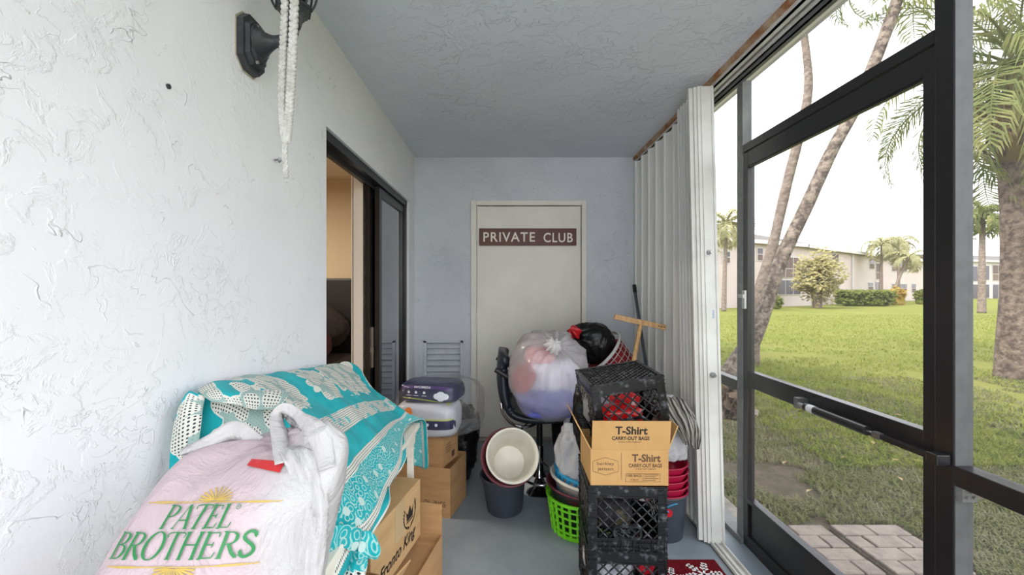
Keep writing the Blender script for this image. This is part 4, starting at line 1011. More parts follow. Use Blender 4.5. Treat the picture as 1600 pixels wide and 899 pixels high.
wr_.append(cr_); wr_ += [line2d([(-.028, -.024), (.028, -.024)], .005)]
place2d(mb, shift(merge(*wr_), .085, .035), LO, LR, LU, .0004)
pr = mb.build('print', ink_m, cA, local=True)
cB = carton('carton', 'open brown carton below the printed carton with one flap standing up', (-.49, 1.585, 0), (.36, .44, .245), -ux, card_m, True, flaps=((2, 88, .13),))
MB().box((-.176, -.216, .22), (.176, .216, .226)).build('inner_flaps', card_m, cB, local=True)
cC = carton('carton', 'tilted brown carton at the near end under the table edge', (-.50, 1.10, 0), (.30, .30, .46), -.35, card_m, True, flaps=((0, 70, .10), (1, 60, .08)))
MB().box((-.145, -.145, .40), (.145, .145, .404)).build('inner_flaps', card_m, cC, local=True)

# middle pile: two cartons with a bag of pads on top
cD = carton('carton', 'large open brown carton on the floor beneath the small carton', (-.452, 2.50, 0), (.36, .26, .283), -.26, card_m, True, flaps=())
mb = MB(); place2d(mb, fit(text2d('OL  INGS', 1, .0), .135, .032), (.085, -.131, .075), (1, 0, 0), (0, 0, 1), .0006)
for k in range(4): place2d(mb, line2d([(-.02, 0), (.05, 0)], .005), (.085, -.131, .045-k*.009), (1, 0, 0), (0, 0, 1), .0006)
mb.build('print', brown_ink_m, cD, local=True)
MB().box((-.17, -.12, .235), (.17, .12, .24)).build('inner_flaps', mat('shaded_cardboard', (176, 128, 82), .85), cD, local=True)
mb = MB()
for k in range(3): mb.box((-.08+k*.05, -.1315, .276), (-.05+k*.05, -.129, .2835))
mb.build('slots', brown_ink_m, cD, local=True)
cE = carton('carton', 'small brown carton with bent flap standing on the large open carton', (-.435, 2.47, .2835), (.24, .19, .17), -.34, card_m, True, flaps=((2, 60, .05),))
mb = MB()
for k in range(4): place2d(mb, line2d([(-.03, 0), (.03, 0)], .004), (.1202, -.03, .115-k*.014), (0, 1, 0), (0, 0, 1), .0005)
place2d(mb, ([(-.018, -.018), (.018, -.018), (.018, .018), (-.018, .018)], [(0, 1, 2, 3)]), (.1202, .03, .04), (0, 1, 0), (0, 0, 1), .0005)
for k in range(3): place2d(mb, line2d([(-.02, 0), (.03, 0)], .005), (-.07, -.0952, .11-k*.03), (1, 0, 0), (0, 0, 1), .0005)
mb.build('print', brown_ink_m, cE, local=True)
MB().box((-.115, -.09, .12), (.115, .09, .166)).build('inner_flaps', card_m, cE, local=True)

# bag of pads
packn = mat('navy_pack_film', (22, 28, 70), .3, spec=.6); packp = mat('purple_pack_film', (74, 48, 110), .3); packl = mat('pale_pack_film', (196, 196, 204), .25, spec=.6); orange = mat('orange_spot', (238, 130, 30), .5); lime = mat('lime_line', (196, 208, 60), .5); pwhite = mat('white_pack_print', (226, 228, 236), .5)
clearf = film('clear_crinkled_film', (222, 222, 226), clear=.955, rough=.10, bump=.8, bscale=9, trans=.3, gloss=.30)
def sack(c, r, seed, flat=None, a=.10, squ=.75, n=40):
    c = V(c); mb = MB()
    def f(u, v):
        th, ph = v*PI, u*2*PI; d = V((math.sin(th)*math.cos(ph), math.sin(th)*math.sin(ph), math.cos(th)))
        q = V([math.copysign(abs(x)**squ, x) for x in d]); k = 1+a*fnz(d*1.8+V((seed, 0, 0)))+a*.5*fnz(d*4.5+V((0, seed, 0)))+a*.22*fnz(d*11+V((0, 0, seed)))
        p = c+V((q.x*r[0]*k, q.y*r[1]*k, q.z*r[2]*k))
        if flat is not None and p.z < flat: p.z = flat
        return p
    return mb.grid(f, n, n//2, True)
pk = []
def pack(label, cx_, cy_, z0, hx, hy, hz, m, seed, yaw):
    r = thing('pad_pack', label, 'package', (cx_, cy_, z0), (0, 0, yaw), 'plastic packs on the cartons')
    mb = sack((0, 0, hz), (hx, hy, hz), seed, 0, .05, .45); mb.build('pack_body', m, r, True, local=True)
    bv = BVHTree.FromPolygons([tuple(p) for p in mb.v], mb.f); return r, bv
r1, b1_ = pack('lower pale and navy pack with lime line and orange spot inside the clear bag', -.45, 2.43, .455, .185, .125, .099, packl, 3, -.12)
def quad2d(w_, h_, n=24, m=6): return ([(-w_/2+w_*i/n, -h_/2+h_*j/m) for i in range(n+1) for j in range(m+1)], [(i*(m+1)+j, i*(m+1)+j+1, (i+1)*(m+1)+j+1, (i+1)*(m+1)+j) for i in range(n) for j in range(m)])
mb = MB(); place2d(mb, quad2d(.32, .05), (0.02, -.12, .085), (1, 0, 0), (0, 0, 1), .003, b1_); mb.build('navy_band', packn, r1, local=True)
mb = MB(); place2d(mb, quad2d(.32, .006), (0.02, -.12, .115), (1, 0, 0), (0, 0, 1), .003, b1_); mb.build('lime_line', lime, r1, local=True)
mb = MB(); place2d(mb, ([(0, 0)]+[(.022*math.cos(a*.5236), .026*math.sin(a*.5236)) for a in range(12)], [(0, 1+k, 1+(k+1) % 12) for k in range(12)]), (-.082, -.12, .155), (1, 0, 0), (0, 0, 1), .004, b1_); mb.build('orange_spot', orange, r1, local=True)
mb = MB()
for dx in (-.03, .03, .08): place2d(mb, ([(.009*math.cos(a*.785), .009*math.sin(a*.785)) for a in range(8)], [tuple(range(8))]), (dx, -.12, .088), (1, 0, 0), (0, 0, 1), .004, b1_)
mb.build('badges', pwhite, r1, local=True)
r2, b2_ = pack('upper navy pack with purple top and a cloud picture inside the clear bag', -.43, 2.45, .648, .18, .12, .058, packn, 6, -.2)
mb = MB(); place2d(mb, quad2d(.30, .018), (0, -.12, .098), (1, 0, 0), (0, .5, .86), .003, b2_); mb.build('purple_band', packp, r2, local=True)
mb = MB(); place2d(mb, fit(text2d('WOMEN', 1, .02, dense=True), .10, .013), (-.02, -.12, .098), (1, 0, 0), (0, .5, .86), .005, b2_)
for dx in (-.10, -.055, -.005): 
    place2d(mb, ([(.008*math.cos(a*.785), .008*math.sin(a*.785)) for a in range(8)], [tuple(range(8))]), (dx, -.12, .068), (1, 0, 0), (0, 0, 1), .004, b2_)
    place2d(mb, line2d([(-.014, 0), (.014, 0)], .003), (dx, -.12, .050), (1, 0, 0), (0, 0, 1), .004, b2_)
mb.build('white_print', pwhite, r2, local=True)
mb = MB()
for (dx, dz, rr_) in ((.07, .050, .017), (.092, .058, .02), (.116, .048, .018), (.092, .040, .019)):
    place2d(mb, ([(rr_*1.2*math.cos(a*.5236), rr_*math.sin(a*.5236)) for a in range(12)], [tuple(range(12))]), (dx, -.12, dz), (1, 0, 0), (0, 0, 1), .004+dx*.004, b2_)
mb.build('cloud_print', pwhite, r2, local=True)
mb = MB(); place2d(mb, line2d([(-.14+.28*k/12, .004-.030*(k/12)**2) for k in range(13)], .004), (0.0, -.12, .03), (1, 0, 0), (0, 0, 1), .003, b2_); mb.build('lime_line', lime, r2, local=True)
o = sack((-.385, 2.46, .612), (.255, .20, .158), 15, .4545, .08, .55, 56).build('clear_bag', clearf, None, True, loc=(-.4, 2.46, .4545)); tag(o, 'crinkled clear plastic bag around the navy packs on the small carton', 'bag')
blackbag = film('black_bin_film', (16, 17, 19), clear=0, rough=.25, bump=.9, bscale=10, trans=.05)
o = sack((-.34, 2.84, .25), (.16, .18, .25), 22, .001, .22, .8, 44).build('bin_bag', blackbag, None, True, loc=(-.34, 2.84, 0)); tag(o, 'black bin bag slumped behind the cartons and clear bag', 'bag')
hb_ = ribbon('tied_handle', [P(692, 668, 2.72), P(700, 655, 2.68), P(720, 652, 2.66), P(736, 668, 2.67), P(734, 682, 2.68), P(722, 690, 2.70)], [.03, .03, .035, .03, .025, .02], blackbag, o, (0, -1, .2), .2, 24); 
# ---------------------------------------------------------------- stool, bags, bins, baskets
burg = mat('burgundy_plastic', (96, 40, 50), .45); greyt = mat('slate_grey_plastic', (58, 64, 74), .5, col2=(66, 72, 82), scale=8); whp = mat('white_bucket_plastic', (228, 224, 210), .4, col2=(212, 206, 190), scale=7); redp = mat('red_plastic', (186, 24, 34), .4)
limep = mat('lime_plastic', (120, 214, 36), .4); bluep = mat('sky_blue_plastic', (44, 150, 196), .4); mag = mat('magenta_plastic', (158, 12, 52), .4); dgreen = mat('dark_green_plastic', (30, 44, 44), .5)
def vessel(name, label, cat, loc, rot, prof, m, rim=None, n=40, t=.004, group=None, sxy=(1, 1), rimr=.007):
    """open container turned from an outline (r,z) going up; double walled, with a rolled rim"""
    r = thing(name, label, cat, loc, rot, group)
    inner = [(max(.0, q[0]-t), q[1]+(t if i == 0 else 0)) for i, q in enumerate(prof)]
    pr = [(0.0, prof[0][1])]+prof+inner[::-1]+[(0.0, inner[0][1])]
    MB().lathe(pr, n=n, sx_=sxy[0], sy_=sxy[1]).build('body', m, r, 'auto', local=True, angle=50)
    R, z = prof[-1]
    MB().tube([(R*sxy[0]*math.cos(a), R*sxy[1]*math.sin(a), z) for a in [2*PI*k/n for k in range(n+1)]], rimr, 8, False, False).build('rim', rim or m, r, True, local=True)
    return r
def basket(name, label, cat, loc, rot, r0, r1, h, nv_, nr, m, solid=(0, .12), n=48, bw=.006, sxy=(1, 1), slots=None):
    """lattice laundry basket: uprights, hoops, floor and a broad rim"""
    r = thing(name, label, cat, loc, rot)
    def pt(a, u, off=0): 
        R = r0+(r1-r0)*u+off; return V((R*sxy[0]*math.cos(a), R*sxy[1]*math.sin(a), h*u))
    for k in range(nv_):
        a = 2*PI*k/nv_; mb = MB(); mb.tube([pt(a, 0), pt(a, .33), pt(a, .66), pt(a, .98)], bw, 6, flat=.5); mb.build('upright', m, r, local=True)
    for q in range(1, nr+1):
        u = q/(nr+1)*.98; MB().tube([pt(2*PI*k/n, u) for k in range(n+1)], bw*.8, 6, False, False).build('hoop', m, r, True, local=True)
    MB().lathe([(0, 0), (r0*1.0, 0), (r0*1.02, .02), (r0*.98, .02), (r0*.96, .006), (0, .006)], n=n, sx_=sxy[0], sy_=sxy[1]).build('bottom', m, r, 'auto', local=True)
    MB().lathe([(r1*.985, h*.93), (r1*1.0, h), (r1*1.05, h), (r1*1.055, h-.014), (r1*1.035, h-.014), (r1*1.03, h-.006), (r1*1.01, h-.01), (r1*.995, h*.93)], n=n, sx_=sxy[0], sy_=sxy[1]).build('rim', m, r, 'auto', local=True)
    return r
def aim(axis, roll=0):
    return V(axis).to_track_quat('Z', 'Y').to_euler()

# bar stool
st = thing('bar_stool', 'navy low backed bar stool with chrome pedestal holding the big tied clear bag', 'stool', (.232, 2.75, 0))
MB().lathe([(0, 0), (.195, 0), (.197, .006), (.18, .016), (.10, .03), (.045, .055), (.030, .09), (.028, .13), (0, .13)], (.232, 2.75, 0), 44).build('base', chrome_m, st, 'auto')
MB().ring((.232, 2.75, .09), (.232, 2.75, .26), .027, .027, 20).build('outer_pole', chrome_m, st, 'auto')
MB().ring((.232, 2.75, .24), (.232, 2.75, .455), .020, .020, 20).build('inner_pole', mat('black_gas_pole', (30, 30, 32), .25), st, 'auto')
MB().tube([(.232+.12*math.cos(a), 2.70-.13+.13*math.sin(a)*1.0, .135) for a in [PI+PI*k/14 for k in range(15)]], .008, 8).tube([(.112, 2.57, .135), (.205, 2.75, .14)], .007, 8).tube([(.352, 2.57, .135), (.26, 2.75, .14)], .007, 8).build('foot_rest', chrome_m, st, True)
sy_ = 2.75
seatp = [V(p) for p in ((-.02, 0, .905), (-.032, 0, .80), (-.030, 0, .68), (-.005, 0, .56), (.05, 0, .50), (.13, 0, .475), (.25, 0, .472), (.38, 0, .480), (.43, 0, .470))]
def shell(a, b):
    p = spl(seatp, b); x = a-.5; w_ = .42*(1-.12*(1-b)**2); n_ = V((1, 0, .35)) if b < .4 else V((.15, 0, 1))
    return V((p.x+.03*abs(2*x)**2.4*(1 if b < .45 else .2), sy_+x*w_, p.z+(.02*abs(2*x)**3)*(1 if b > .4 else 0)-(0.03*abs(2*x)**4 if b < .1 else 0)))
MB().grid(shell, 22, 40).build('seat_shell', navy_m, st, True, thick=.045)
MB().ring((.232, 2.75, .44), (.232, 2.75, .462), .075, .09, 20).build('seat_plate', black_m, st, 'auto')
for s_ in (-1, 1):
    yy = sy_+s_*.215
    MB().tube(curve([(-.045, yy, .80), (0.0, yy, .77), (.10, yy, .715), (.16, yy, .69), (.18, yy, .64), (.12, yy, .52)], 18), .009, 8).build('arm_rail', chrome_m, st, True)
    MB().tube(curve([(-.060, yy, .808), (.0, yy, .772), (.10, yy, .716)], 8), .016, 10).build('arm_pad', black_m, st, True)
MB().tube(curve([(-.025, sy_-.20, .60), (-.01, sy_-.205, .53), (.05, sy_-.20, .465), (.14, sy_-.19, .445), (.22, sy_-.10, .447)], 16), .009, 8).build('seat_tube', chrome_m, st, True)
MB().tube([(.18, sy_-.03, .45), (.10, sy_-.20, .43), (.055, sy_-.28, .405)], .006, 8).build('height_lever', chrome_m, st, True)

def gathered(c, r, knot, seed, folds=11, amp=.06, flat=None, neck=.08, n=72, nv_=40, lumpa=.10, sq=.85):
    """tied bag: creases run from the knot, the foot lies flat"""
    c = V(c); kd = V(knot).normalized(); e1 = kd.orthogonal().normalized(); e2 = kd.cross(e1); mb = MB()
    def f(u, v):
        th, ph = v*PI, u*2*PI
        d = (kd*math.cos(th)+(e1*math.cos(ph)+e2*math.sin(ph))*math.sin(th))
        q = V([math.copysign(abs(x)**sq, x) for x in d]); q = d.lerp(q, min(1, th/.8))
        k = 1+lumpa*fnz(d*1.9+V((seed, 0, 0)))+lumpa*.4*fnz(d*5+V((0, seed, 0)))
        g_ = math.exp(-(th/1.05)**2); k *= 1+amp*g_*math.sin(folds*ph+3*fnz(d*2+V((seed, 1, 0))))*min(1, th/.15)+amp*.5*g_*math.sin((2*folds+3)*ph+seed)*min(1, th/.15)
        k *= 1+.018*fnz(V((d.x*9, d.y*9, d.z*4+seed)))
        dip = -.10*math.exp(-(th/.35)**2)
        p = c+V((q.x*r[0], q.y*r[1], q.z*r[2]))*(k+dip)
        if flat is not None and p.z < flat: p.z = flat+.01*(p.z-flat)
        return p
    return mb.grid(f, n, nv_, True)
def tuft(c, kd, r, seed, n=9):
    c = V(c); kd = V(kd).normalized(); e1 = kd.orthogonal().normalized(); e2 = kd.cross(e1); mb = MB()
    def f(u, v):
        th = v*PI; ph = u*2*PI; k = 1+.35*math.sin(n*ph+seed+4*v)*math.sin(th)+.25*fnz(V((math.cos(ph)*2, math.sin(ph)*2, v*4+seed)))
        return c+(e1*math.cos(ph)+e2*math.sin(ph))*r*math.sin(th)*k+kd*r*1.1*math.cos(th)*(1+.2*math.sin(3*ph))
    return mb.grid(f, 48, 16, True)
bigf = film('clear_frosted_bag_film', (240, 236, 238), clear=.58, rough=.18, bump=.5, bscale=9, trans=.45)
BY = 2.54
bg_ = thing('tied_bag', 'big frosted clear bag tied in a knot and set on the bar stool', 'bag', (.27, BY, .56))
MBg = gathered((.272, BY, .775), (.242, .22, .268), (.12, -.55, .80), 5, 13, .05, None, lumpa=.09); MBg.build('bag_film', bigf, bg_, True)
kc_ = V(P(864, 541, BY-.185)); tuft(kc_, (.1, -.8, .5), .042, 2).build('knot', film('knot_film', (244, 242, 242), clear=.05, rough=.3, bump=.6), bg_, True)
ribbon('loose_tail', [P(898, 600, 2.55), P(893, 630, 2.5), P(888, 655, 2.5), P(885, 672, 2.5)], [.10, .08, .06, .04], film('tail_film', (238, 234, 234), clear=.15, bump=.6), bg_, (1, .2, 0), .15)
# contents
vessel('colander', 'dusty red bowl seen through the left side of the tied clear bag', 'bowl', tuple(P(826, 594, BY-.085)), aim((-.62, -.66, .35)), [(.04, 0), (.066, .02), (.080, .05)], mat('dusty_red', (176, 60, 74), .6), n=28)
o = sack((.27, BY, .615), (.19, .15, .085), 31, None, .12, .7, 40).build('cushion', mat('lavender_cloth', (112, 120, 206), .9, col2=(96, 104, 190), scale=8), None, True, loc=(.27, BY, .56)); tag(o, 'lavender cushion at the bottom of the tied clear bag', 'cushion')
o = sack((.30, BY+.01, .765), (.17, .13, .10), 33, None, .14, .8, 40).build('folded_fabric', mat('printed_pale_cloth', (222, 222, 236), .9, col2=(226, 150, 150), scale=22, lo=.58, hi=.66), None, True, loc=(.30, BY, .70)); tag(o, 'pale printed fabric bundled in the middle of the tied clear bag', 'fabric')
o = sack((.22, BY+.03, .885), (.10, .09, .06), 35, None, .14, .8, 32).build('pink_fabric', mat('rose_cloth', (224, 140, 140), .9), None, True, loc=(.22, BY, .84)); tag(o, 'rose pink fabric near the knot inside the tied clear bag', 'fabric')

# grey bin with burgundy bin and white bucket leaning in it
vessel('waste_bin', 'slate grey waste bin on the floor holding the tilted burgundy bin', 'bin', (.0, 2.44, 0), (0, -.04, 0), [(.098, 0), (.104, .006), (.128, .175), (.131, .18), (.131, .202), (.136, .21)], greyt, sxy=(1.0, 1.12))
ax2 = V((.075, -.80, .50)).normalized(); c2 = P(801, 711.5, 2.19)-ax2*.22
ax1 = V((.045, -.79, .53)).normalized()
c1 = c2-ax1*.022+V((-.008, 0, -.006))
vessel('waste_bin', 'burgundy bin tilted inside the slate grey bin', 'bin', c1, aim(ax1), [(.098, 0), (.103, .006), (.138, .185), (.141, .195), (.150, .202)], burg)
vessel('bucket', 'white round bucket lying open towards the viewer on the burgundy bin', 'bucket', c2, aim(ax2), [(.088, 0), (.092, .006), (.128, .20), (.131, .208), (.137, .218)], whp, n=48, rimr=.0065)
o = MB().rbox((-.10, 2.46, .30), (-.055, 2.56, .40), .012, 3).build('dustpan', redp, None, 'auto', loc=(-.08, 2.5, .30)); tag(o, 'red plastic scoop tucked behind the left rim of the burgundy bin', 'dustpan')

# lime basket stack
BX, BYk = .415, 2.25
basket('laundry_basket', 'lime green lattice basket on the floor left of the crates', 'basket', (BX, BYk, 0), (0, 0, .1), .152, .18, .20, 26, 4, limep, bw=.0075)
vessel('bin_liner_tub', 'dark green tub nested inside the lime basket', 'tub', (BX, BYk, .025), (0, 0, 0), [(.12, 0), (.125, .006), (.160, .19), (.165, .20)], dgreen)
vessel('basin', 'burgundy basin nested over the lime basket', 'basin', (BX+.004, BYk, .10), (0, .06, 0), [(.12, 0), (.125, .006), (.175, .125), (.188, .135), (.194, .142)], burg)
vessel('basin', 'cream white basin nested in the burgundy basin', 'basin', (BX+.004, BYk, .155), (0, .13, 0), [(.115, 0), (.12, .006), (.170, .115), (.180, .122)], whp, rimr=.009)
basket('basket', 'sky blue slotted basket on top of the cream basin', 'basket', (BX+.01, BYk, .190), (.05, .17, 0), .135, .170, .13, 24, 1, bluep, bw=.008)
softf = film('soft_white_film', (226, 226, 228), clear=.12, rough=.25, bump=.8, bscale=9, trans=.35)
o = gathered((BX-.02, BYk-.03, .41), (.115, .12, .165), (.35, -.1, 1), 8, 9, .09, None, lumpa=.2).build('white_bag', softf, None, True, loc=(BX, BYk, .25)); tag(o, 'limp white plastic bag stuffed in the sky blue basket', 'bag')

# black bags, white hamper, sticks in the corner
o = gathered((.56, 2.66, .36), (.25, .24, .37), (0, -.2, 1), 14, 9, .05, .001, lumpa=.16).build('bin_bag', blackbag, None, True, loc=(.56, 2.66, 0)); tag(o, 'tall black bin bag standing behind the crates', 'bag')
o = gathered((.455, 2.02, .66), (.12, .08, .22), (.1, .1, 1), 17, 9, .07, None, lumpa=.18).build('bin_bag', blackbag, None, True, loc=(.46, 2.0, .5)); tag(o, 'black bin bag hanging at the left side of the upper crate', 'bag')
hc, hax = P(960, 571, 3.0), V((-.66, -.10, .60)).normalized()
hm = basket('hamper', 'tipped white lattice hamper with the black bag in its mouth', 'hamper', hc-hax*.20, aim(hax), .13, .185, .36, 24, 7, mat('white_hamper_plastic', (206, 204, 204), .45), bw=.0035)
MB().lathe([(0, .01), (.12, .01), (.165, .30), (.15, .31), (0, .32)], n=32).build('liner', mat('red_hamper_cloth', (140, 22, 34), .8), hm, True, local=True)
hk = hc+hax*.17
o = gathered(hk+V((-.05, -.02, .055)), (.165, .15, .148), (-.75, -.3, .25), 20, 11, .05, None, lumpa=.10, sq=.9).build('bin_bag', blackbag, None, True, loc=tuple(hk)); tag(o, 'black bin bag with red drawstring in the mouth of the white hamper', 'bag')
tuft(P(897, 520, 2.84), (-.6, -.5, .5), .042, 4, 5).build('red_drawstring', redp, o, True)
o = gathered((.80, 3.17, .29), (.28, .26, .295), (0, 0, 1), 25, 9, .05, .001, lumpa=.14).build('bin_bag', blackbag, None, True, loc=(.80, 3.17, 0)); tag(o, 'low black bin bag under the white hamper in the corner', 'bag')
bm_ = thing('wooden_squeegee', 'bare wooden T shaped floor squeegee standing upside down behind the crates', 'squeegee', (.80, 2.75, 0))
hA, hB = P(960, 495, 2.74), P(1040, 512, 2.70); dv = (hB-hA); M = Matrix.Translation((hA+hB)/2) @ dv.to_track_quat('X', 'Z').to_matrix().to_4x4()
MB().rbox((-dv.length/2, -.02, -.017), (dv.length/2, .02, .017), .003, M=M).build('head', pine_m, bm_)
MB().tube([P(1001, 507, 2.715), P(990, 566, 2.66), (.775, 2.56, .02)], [.0145, .0145, .0145], 12).build('handle', pine_m, bm_, 'auto')
for k in range(3): 
    q = hA.lerp(hB, .85+.05*k); MB().tube([q+V((0, -.0215, .0)), q+V((0, -.019, 0))], .004, 8).build('screw', black_m, bm_)
bp = thing('broom', 'dark grey broom handle leaning in the far corner', 'broom', (1.05, 3.3, 0))
pt0, pt1 = P(991, 448, 3.44), P(1010, 575, 3.05); dr = (pt1-pt0); bt = pt0+dr*(pt0.z-.03)/(pt0.z-pt1.z)
MB().tube([pt0, bt], .0125, 12).build('handle', pole_m, bp, 'auto')
MB().tube([pt0+V((0, 0, .012)), pt0+dr.normalized()*.06], .0155, 12).build('grip_cap', black_m, bp, 'auto')
MB().rbox((bt.x-.06, bt.y-.02, 0.0), (bt.x+.06, bt.y+.02, .06), .006).build('brush_head', black_m, bp)

# ---------------------------------------------------------------- milk crates
def crate():
    r = thing('milk_crate', '', 'crate', (0, 0, 0), group='black milk crates'); W, D, H = .305, .305, .268; a, b = W/2, D/2
    def bars(length, z0, z1):                          # diagonal lattice in a (u,z) window -> list of segments
        sg_ = []; h = z1-z0; step = .043; L = length
        for s_ in (1, -1):
            k = -h-step
            while k < L+h:
                # line u = k + s*(z-z0) (s=1) or u = k+h - (z-z0)
                u0, u1 = (k, k+h) if s_ > 0 else (k+h, k); za, zb = z0, z1
                def clip(u0, za, u1, zb):
                    t0, t1 = 0, 1; du = u1-u0
                    for lim, sg2 in ((0, 1), (L, -1)):
                        f0, f1 = (u0-lim)*sg2, (u1-lim)*sg2
                        if f0 < 0 and f1 < 0: return None
                        if f0 < 0: t0 = max(t0, f0/(f0-f1))
                        elif f1 < 0: t1 = min(t1, f0/(f0-f1))
                    return None if t0 >= t1-.02 else (u0+du*t0, za+(zb-za)*t0, u0+du*t1, za+(zb-za)*t1)
                c_ = clip(u0, za, u1, zb)
                if c_: sg_.append(c_)
                k += step
        return sg_
    def onside(i, u, z, off=0):                        # u from 0..W on side i
        return [V((-a+u, -b+off, z)), V((a-off, -b+u, z)), V((a-u, b-off, z)), V((-a+off, b-u, z))][i]
    for i in range(4):
        hz0, hz1 = .048, .095                          # handle opening
        mb = MB()
        for (u0, z0, u1, z1) in bars(W-.064, .060, .222):
            p, q = onside(i, u0+.032, z0, .006), onside(i, u1+.032, z1, .006)
            mb.tube([p, q], .0036, 4, side=onside(i, .1, .1, .01)-onside(i, .1, .1, 0))
        mb.build('lattice', crate_m, r, local=True)
        def bx(u0, u1, z0, z1, o0, o1):
            ps = [onside(i, u, z, o_) for z in (z0, z1) for (u, o_) in ((u0, o0), (u1, o0), (u1, o1), (u0, o1))]
            return ps, [(0,3,2,1),(4,5,6,7),(0,1,5,4),(1,2,6,5),(2,3,7,6),(3,0,4,7)]
        mb = MB(); mb.add(*bx(.0, W, .222, .262, .003, .009)); mb.add(*bx(-.003, W+.003, .260, H, -.002, .012)); mb.add(*bx(.0, W, .219, .225, .0, .010)); mb.build('rim_band', crate_m, r, local=True)
        mb = MB()
        for z in (.002, .020, .038, .056): mb.add(*bx(.0, .115 if .02 < z < .05 else W, z, z+.005, .0, .010)) if True else 0
        for z in (.020, .038): mb.add(*bx(W-.115, W, z, z+.005, .0, .010))
        mb.add(*bx(.0, W, .0, .060, .007, .010))
        for k in range(13): mb.add(*bx(.01+k*.0235, .0135+k*.0235, .002, .058, .001, .009))
        mb.build('ribbed_skirt', crate_m, r, local=True)
        # handle ring
        hp = [(W/2+.052*math.copysign(abs(math.cos(t))**.5, math.cos(t)), .083+.025*math.copysign(abs(math.sin(t))**.6, math.sin(t))) for t in [2*PI*k/28 for k in range(29)]]
        mb = MB(); mb.tube([onside(i, u, z, .004) for u, z in hp], .0065, 6, False, False); mb.add([onside(i, u, z, .0075) for u, z in hp[:-1]], [tuple(range(28))]) if False else None
        mb.build('handle', crate_m, r, 'auto', local=True)
        mb = MB(); mb.add(*bx(-.001, .034, .0, .262, .001, .007)); 
        for z in (.075, .105, .135, .165, .195, .232, .248): mb.add(*bx(-.003, .030, z, z+.004, -.002, .004))
        mb.build('corner_post', crate_m, r, local=True); mb = MB()
        mb.add(*bx(W-.034, W+.001, .0, .262, .001, .007))
        for z in (.075, .105, .135, .165, .195, .232, .248): mb.add(*bx(W-.030, W+.003, z, z+.004, -.002, .004))
        mb.build('corner_post', crate_m, r, local=True)
    mb = MB(); step = .030
    for s_ in (1, -1):
        k = -D
        while k < W:
            pts = []
            u0, u1 = k, k+D; t0 = max(0, -k/D); t1 = min(1, (W-k)/D)
            if t1 > t0+.03:
                x0, y0, x1, y1 = -a+k+D*t0, -b+D*t0, -a+k+D*t1, -b+D*t1
                mb.tube([(x0*s_, y0, .006), (x1*s_, y1, .006)], .0038, 4)
            k += step
    mb.build('base_lattice', crate_m, r, local=True)
    mb = MB()
    for i in range(4): mb.add([onside(i, u, z, o_) for z in (0, .010) for (u, o_) in ((0, 0), (W, 0), (W, .022), (0, .022))], [(0,3,2,1),(4,5,6,7),(0,1,5,4),(1,2,6,5),(2,3,7,6),(3,0,4,7)])
    mb.build('base_rim', crate_m, r, local=True)
    return r
cr0 = crate(); yw = -.055
CXc, CYc = .4915, 1.765
cr0.location = (CXc, CYc, 0); cr0.rotation_euler = (0, 0, yw); cr0['label'] = 'bottom black milk crate of the stack, on the floor below the other crates'
cr1 = dup(cr0, (CXc, CYc, .262), (0, 0, yw), 'middle black milk crate with scuffed handle, directly under the carry-out bag box')
# upper crate: tilted, with a lattice panel lying over its top
Mx = Matrix.Rotation(.035, 4, 'Z') @ Matrix.Rotation(.03, 4, 'X') @ Matrix.Rotation(-.145, 4, 'Y')
cr2 = dup(cr0, (.536, 1.845, .668), Mx.to_euler(), 'top black milk crate, tilted in the open box with red packets inside')
for ch in list(cr2.children):
    if ch.name.startswith('base_lattice'):
        c_ = ch.copy(); c_.name = 'top_lattice'; C.objects.link(c_); c_.parent = cr2; c_.location = (0, 0, .255)
# things in the crates
o = sack((.50, 1.80, .745), (.10, .07, .055), 51, None, .1, .6, 40).build('red_packet', mat('glossy_red_packet', (206, 14, 20), .25, coat=.5), None, True, loc=(.50, 1.80, .70)); tag(o, 'glossy red packet inside the top tilted crate', 'packet')
o = MB().rbox((-.085, -.03, -.05), (.085, .03, .05), .012, 3, M=Matrix.Translation((.53, 1.90, .80)) @ Matrix.Rotation(.35, 4, 'Y')).build('red_box', mat('red_white_box', (200, 24, 30), .35, col2=(232, 214, 210), scale=16, lo=.55, hi=.6), None, 'auto', loc=(.53, 1.9, .75)); tag(o, 'red and white box behind the packet in the top crate', 'box')
o = MB().rbox((-.05, -.05, -.06), (.05, .05, .06), .01, 3, M=Matrix.Translation((.415, 1.87, .775))).build('grey_box', mat('grey_box', (150, 152, 156), .6), None, 'auto', loc=(.415, 1.87, .715)); tag(o, 'plain grey box in the left of the top crate', 'box')
o = sack((.585, 1.76, .455), (.035, .06, .05), 53, None, .1, .7, 28).build('pink_white_pack', mat('pink_white_pack', (232, 226, 226), .4, col2=(214, 50, 84), scale=26, lo=.5, hi=.55), None, True, loc=(.585, 1.76, .40)); tag(o, 'pink and white pack at the right inside the middle crate', 'package')
o = sack((.46, 1.80, .345), (.09, .09, .065), 54, None, .14, .7, 32).build('dark_bundle', mat('dark_mixed_bundle', (40, 38, 44), .7, col2=(110, 100, 60), scale=14, lo=.55, hi=.65), None, True, loc=(.46, 1.8, .28)); tag(o, 'dark bundle at the bottom of the middle crate', 'bundle')
o = sack((.44, 1.76, .16), (.10, .10, .07), 55, None, .1, .7, 32).build('pale_bundle', mat('pale_paper_bundle', (206, 208, 214), .6, col2=(120, 124, 132), scale=18), None, True, loc=(.44, 1.76, .09)); tag(o, 'pale paper bundle in the bottom crate', 'bundle')
o = sack((.585, 1.76, .17), (.045, .08, .06), 56, None, .1, .7, 28).build('red_pack', mat('crimson_pack', (196, 28, 48), .4), None, True, loc=(.585, 1.76, .11)); tag(o, 'crimson pack at the right of the bottom crate', 'package')

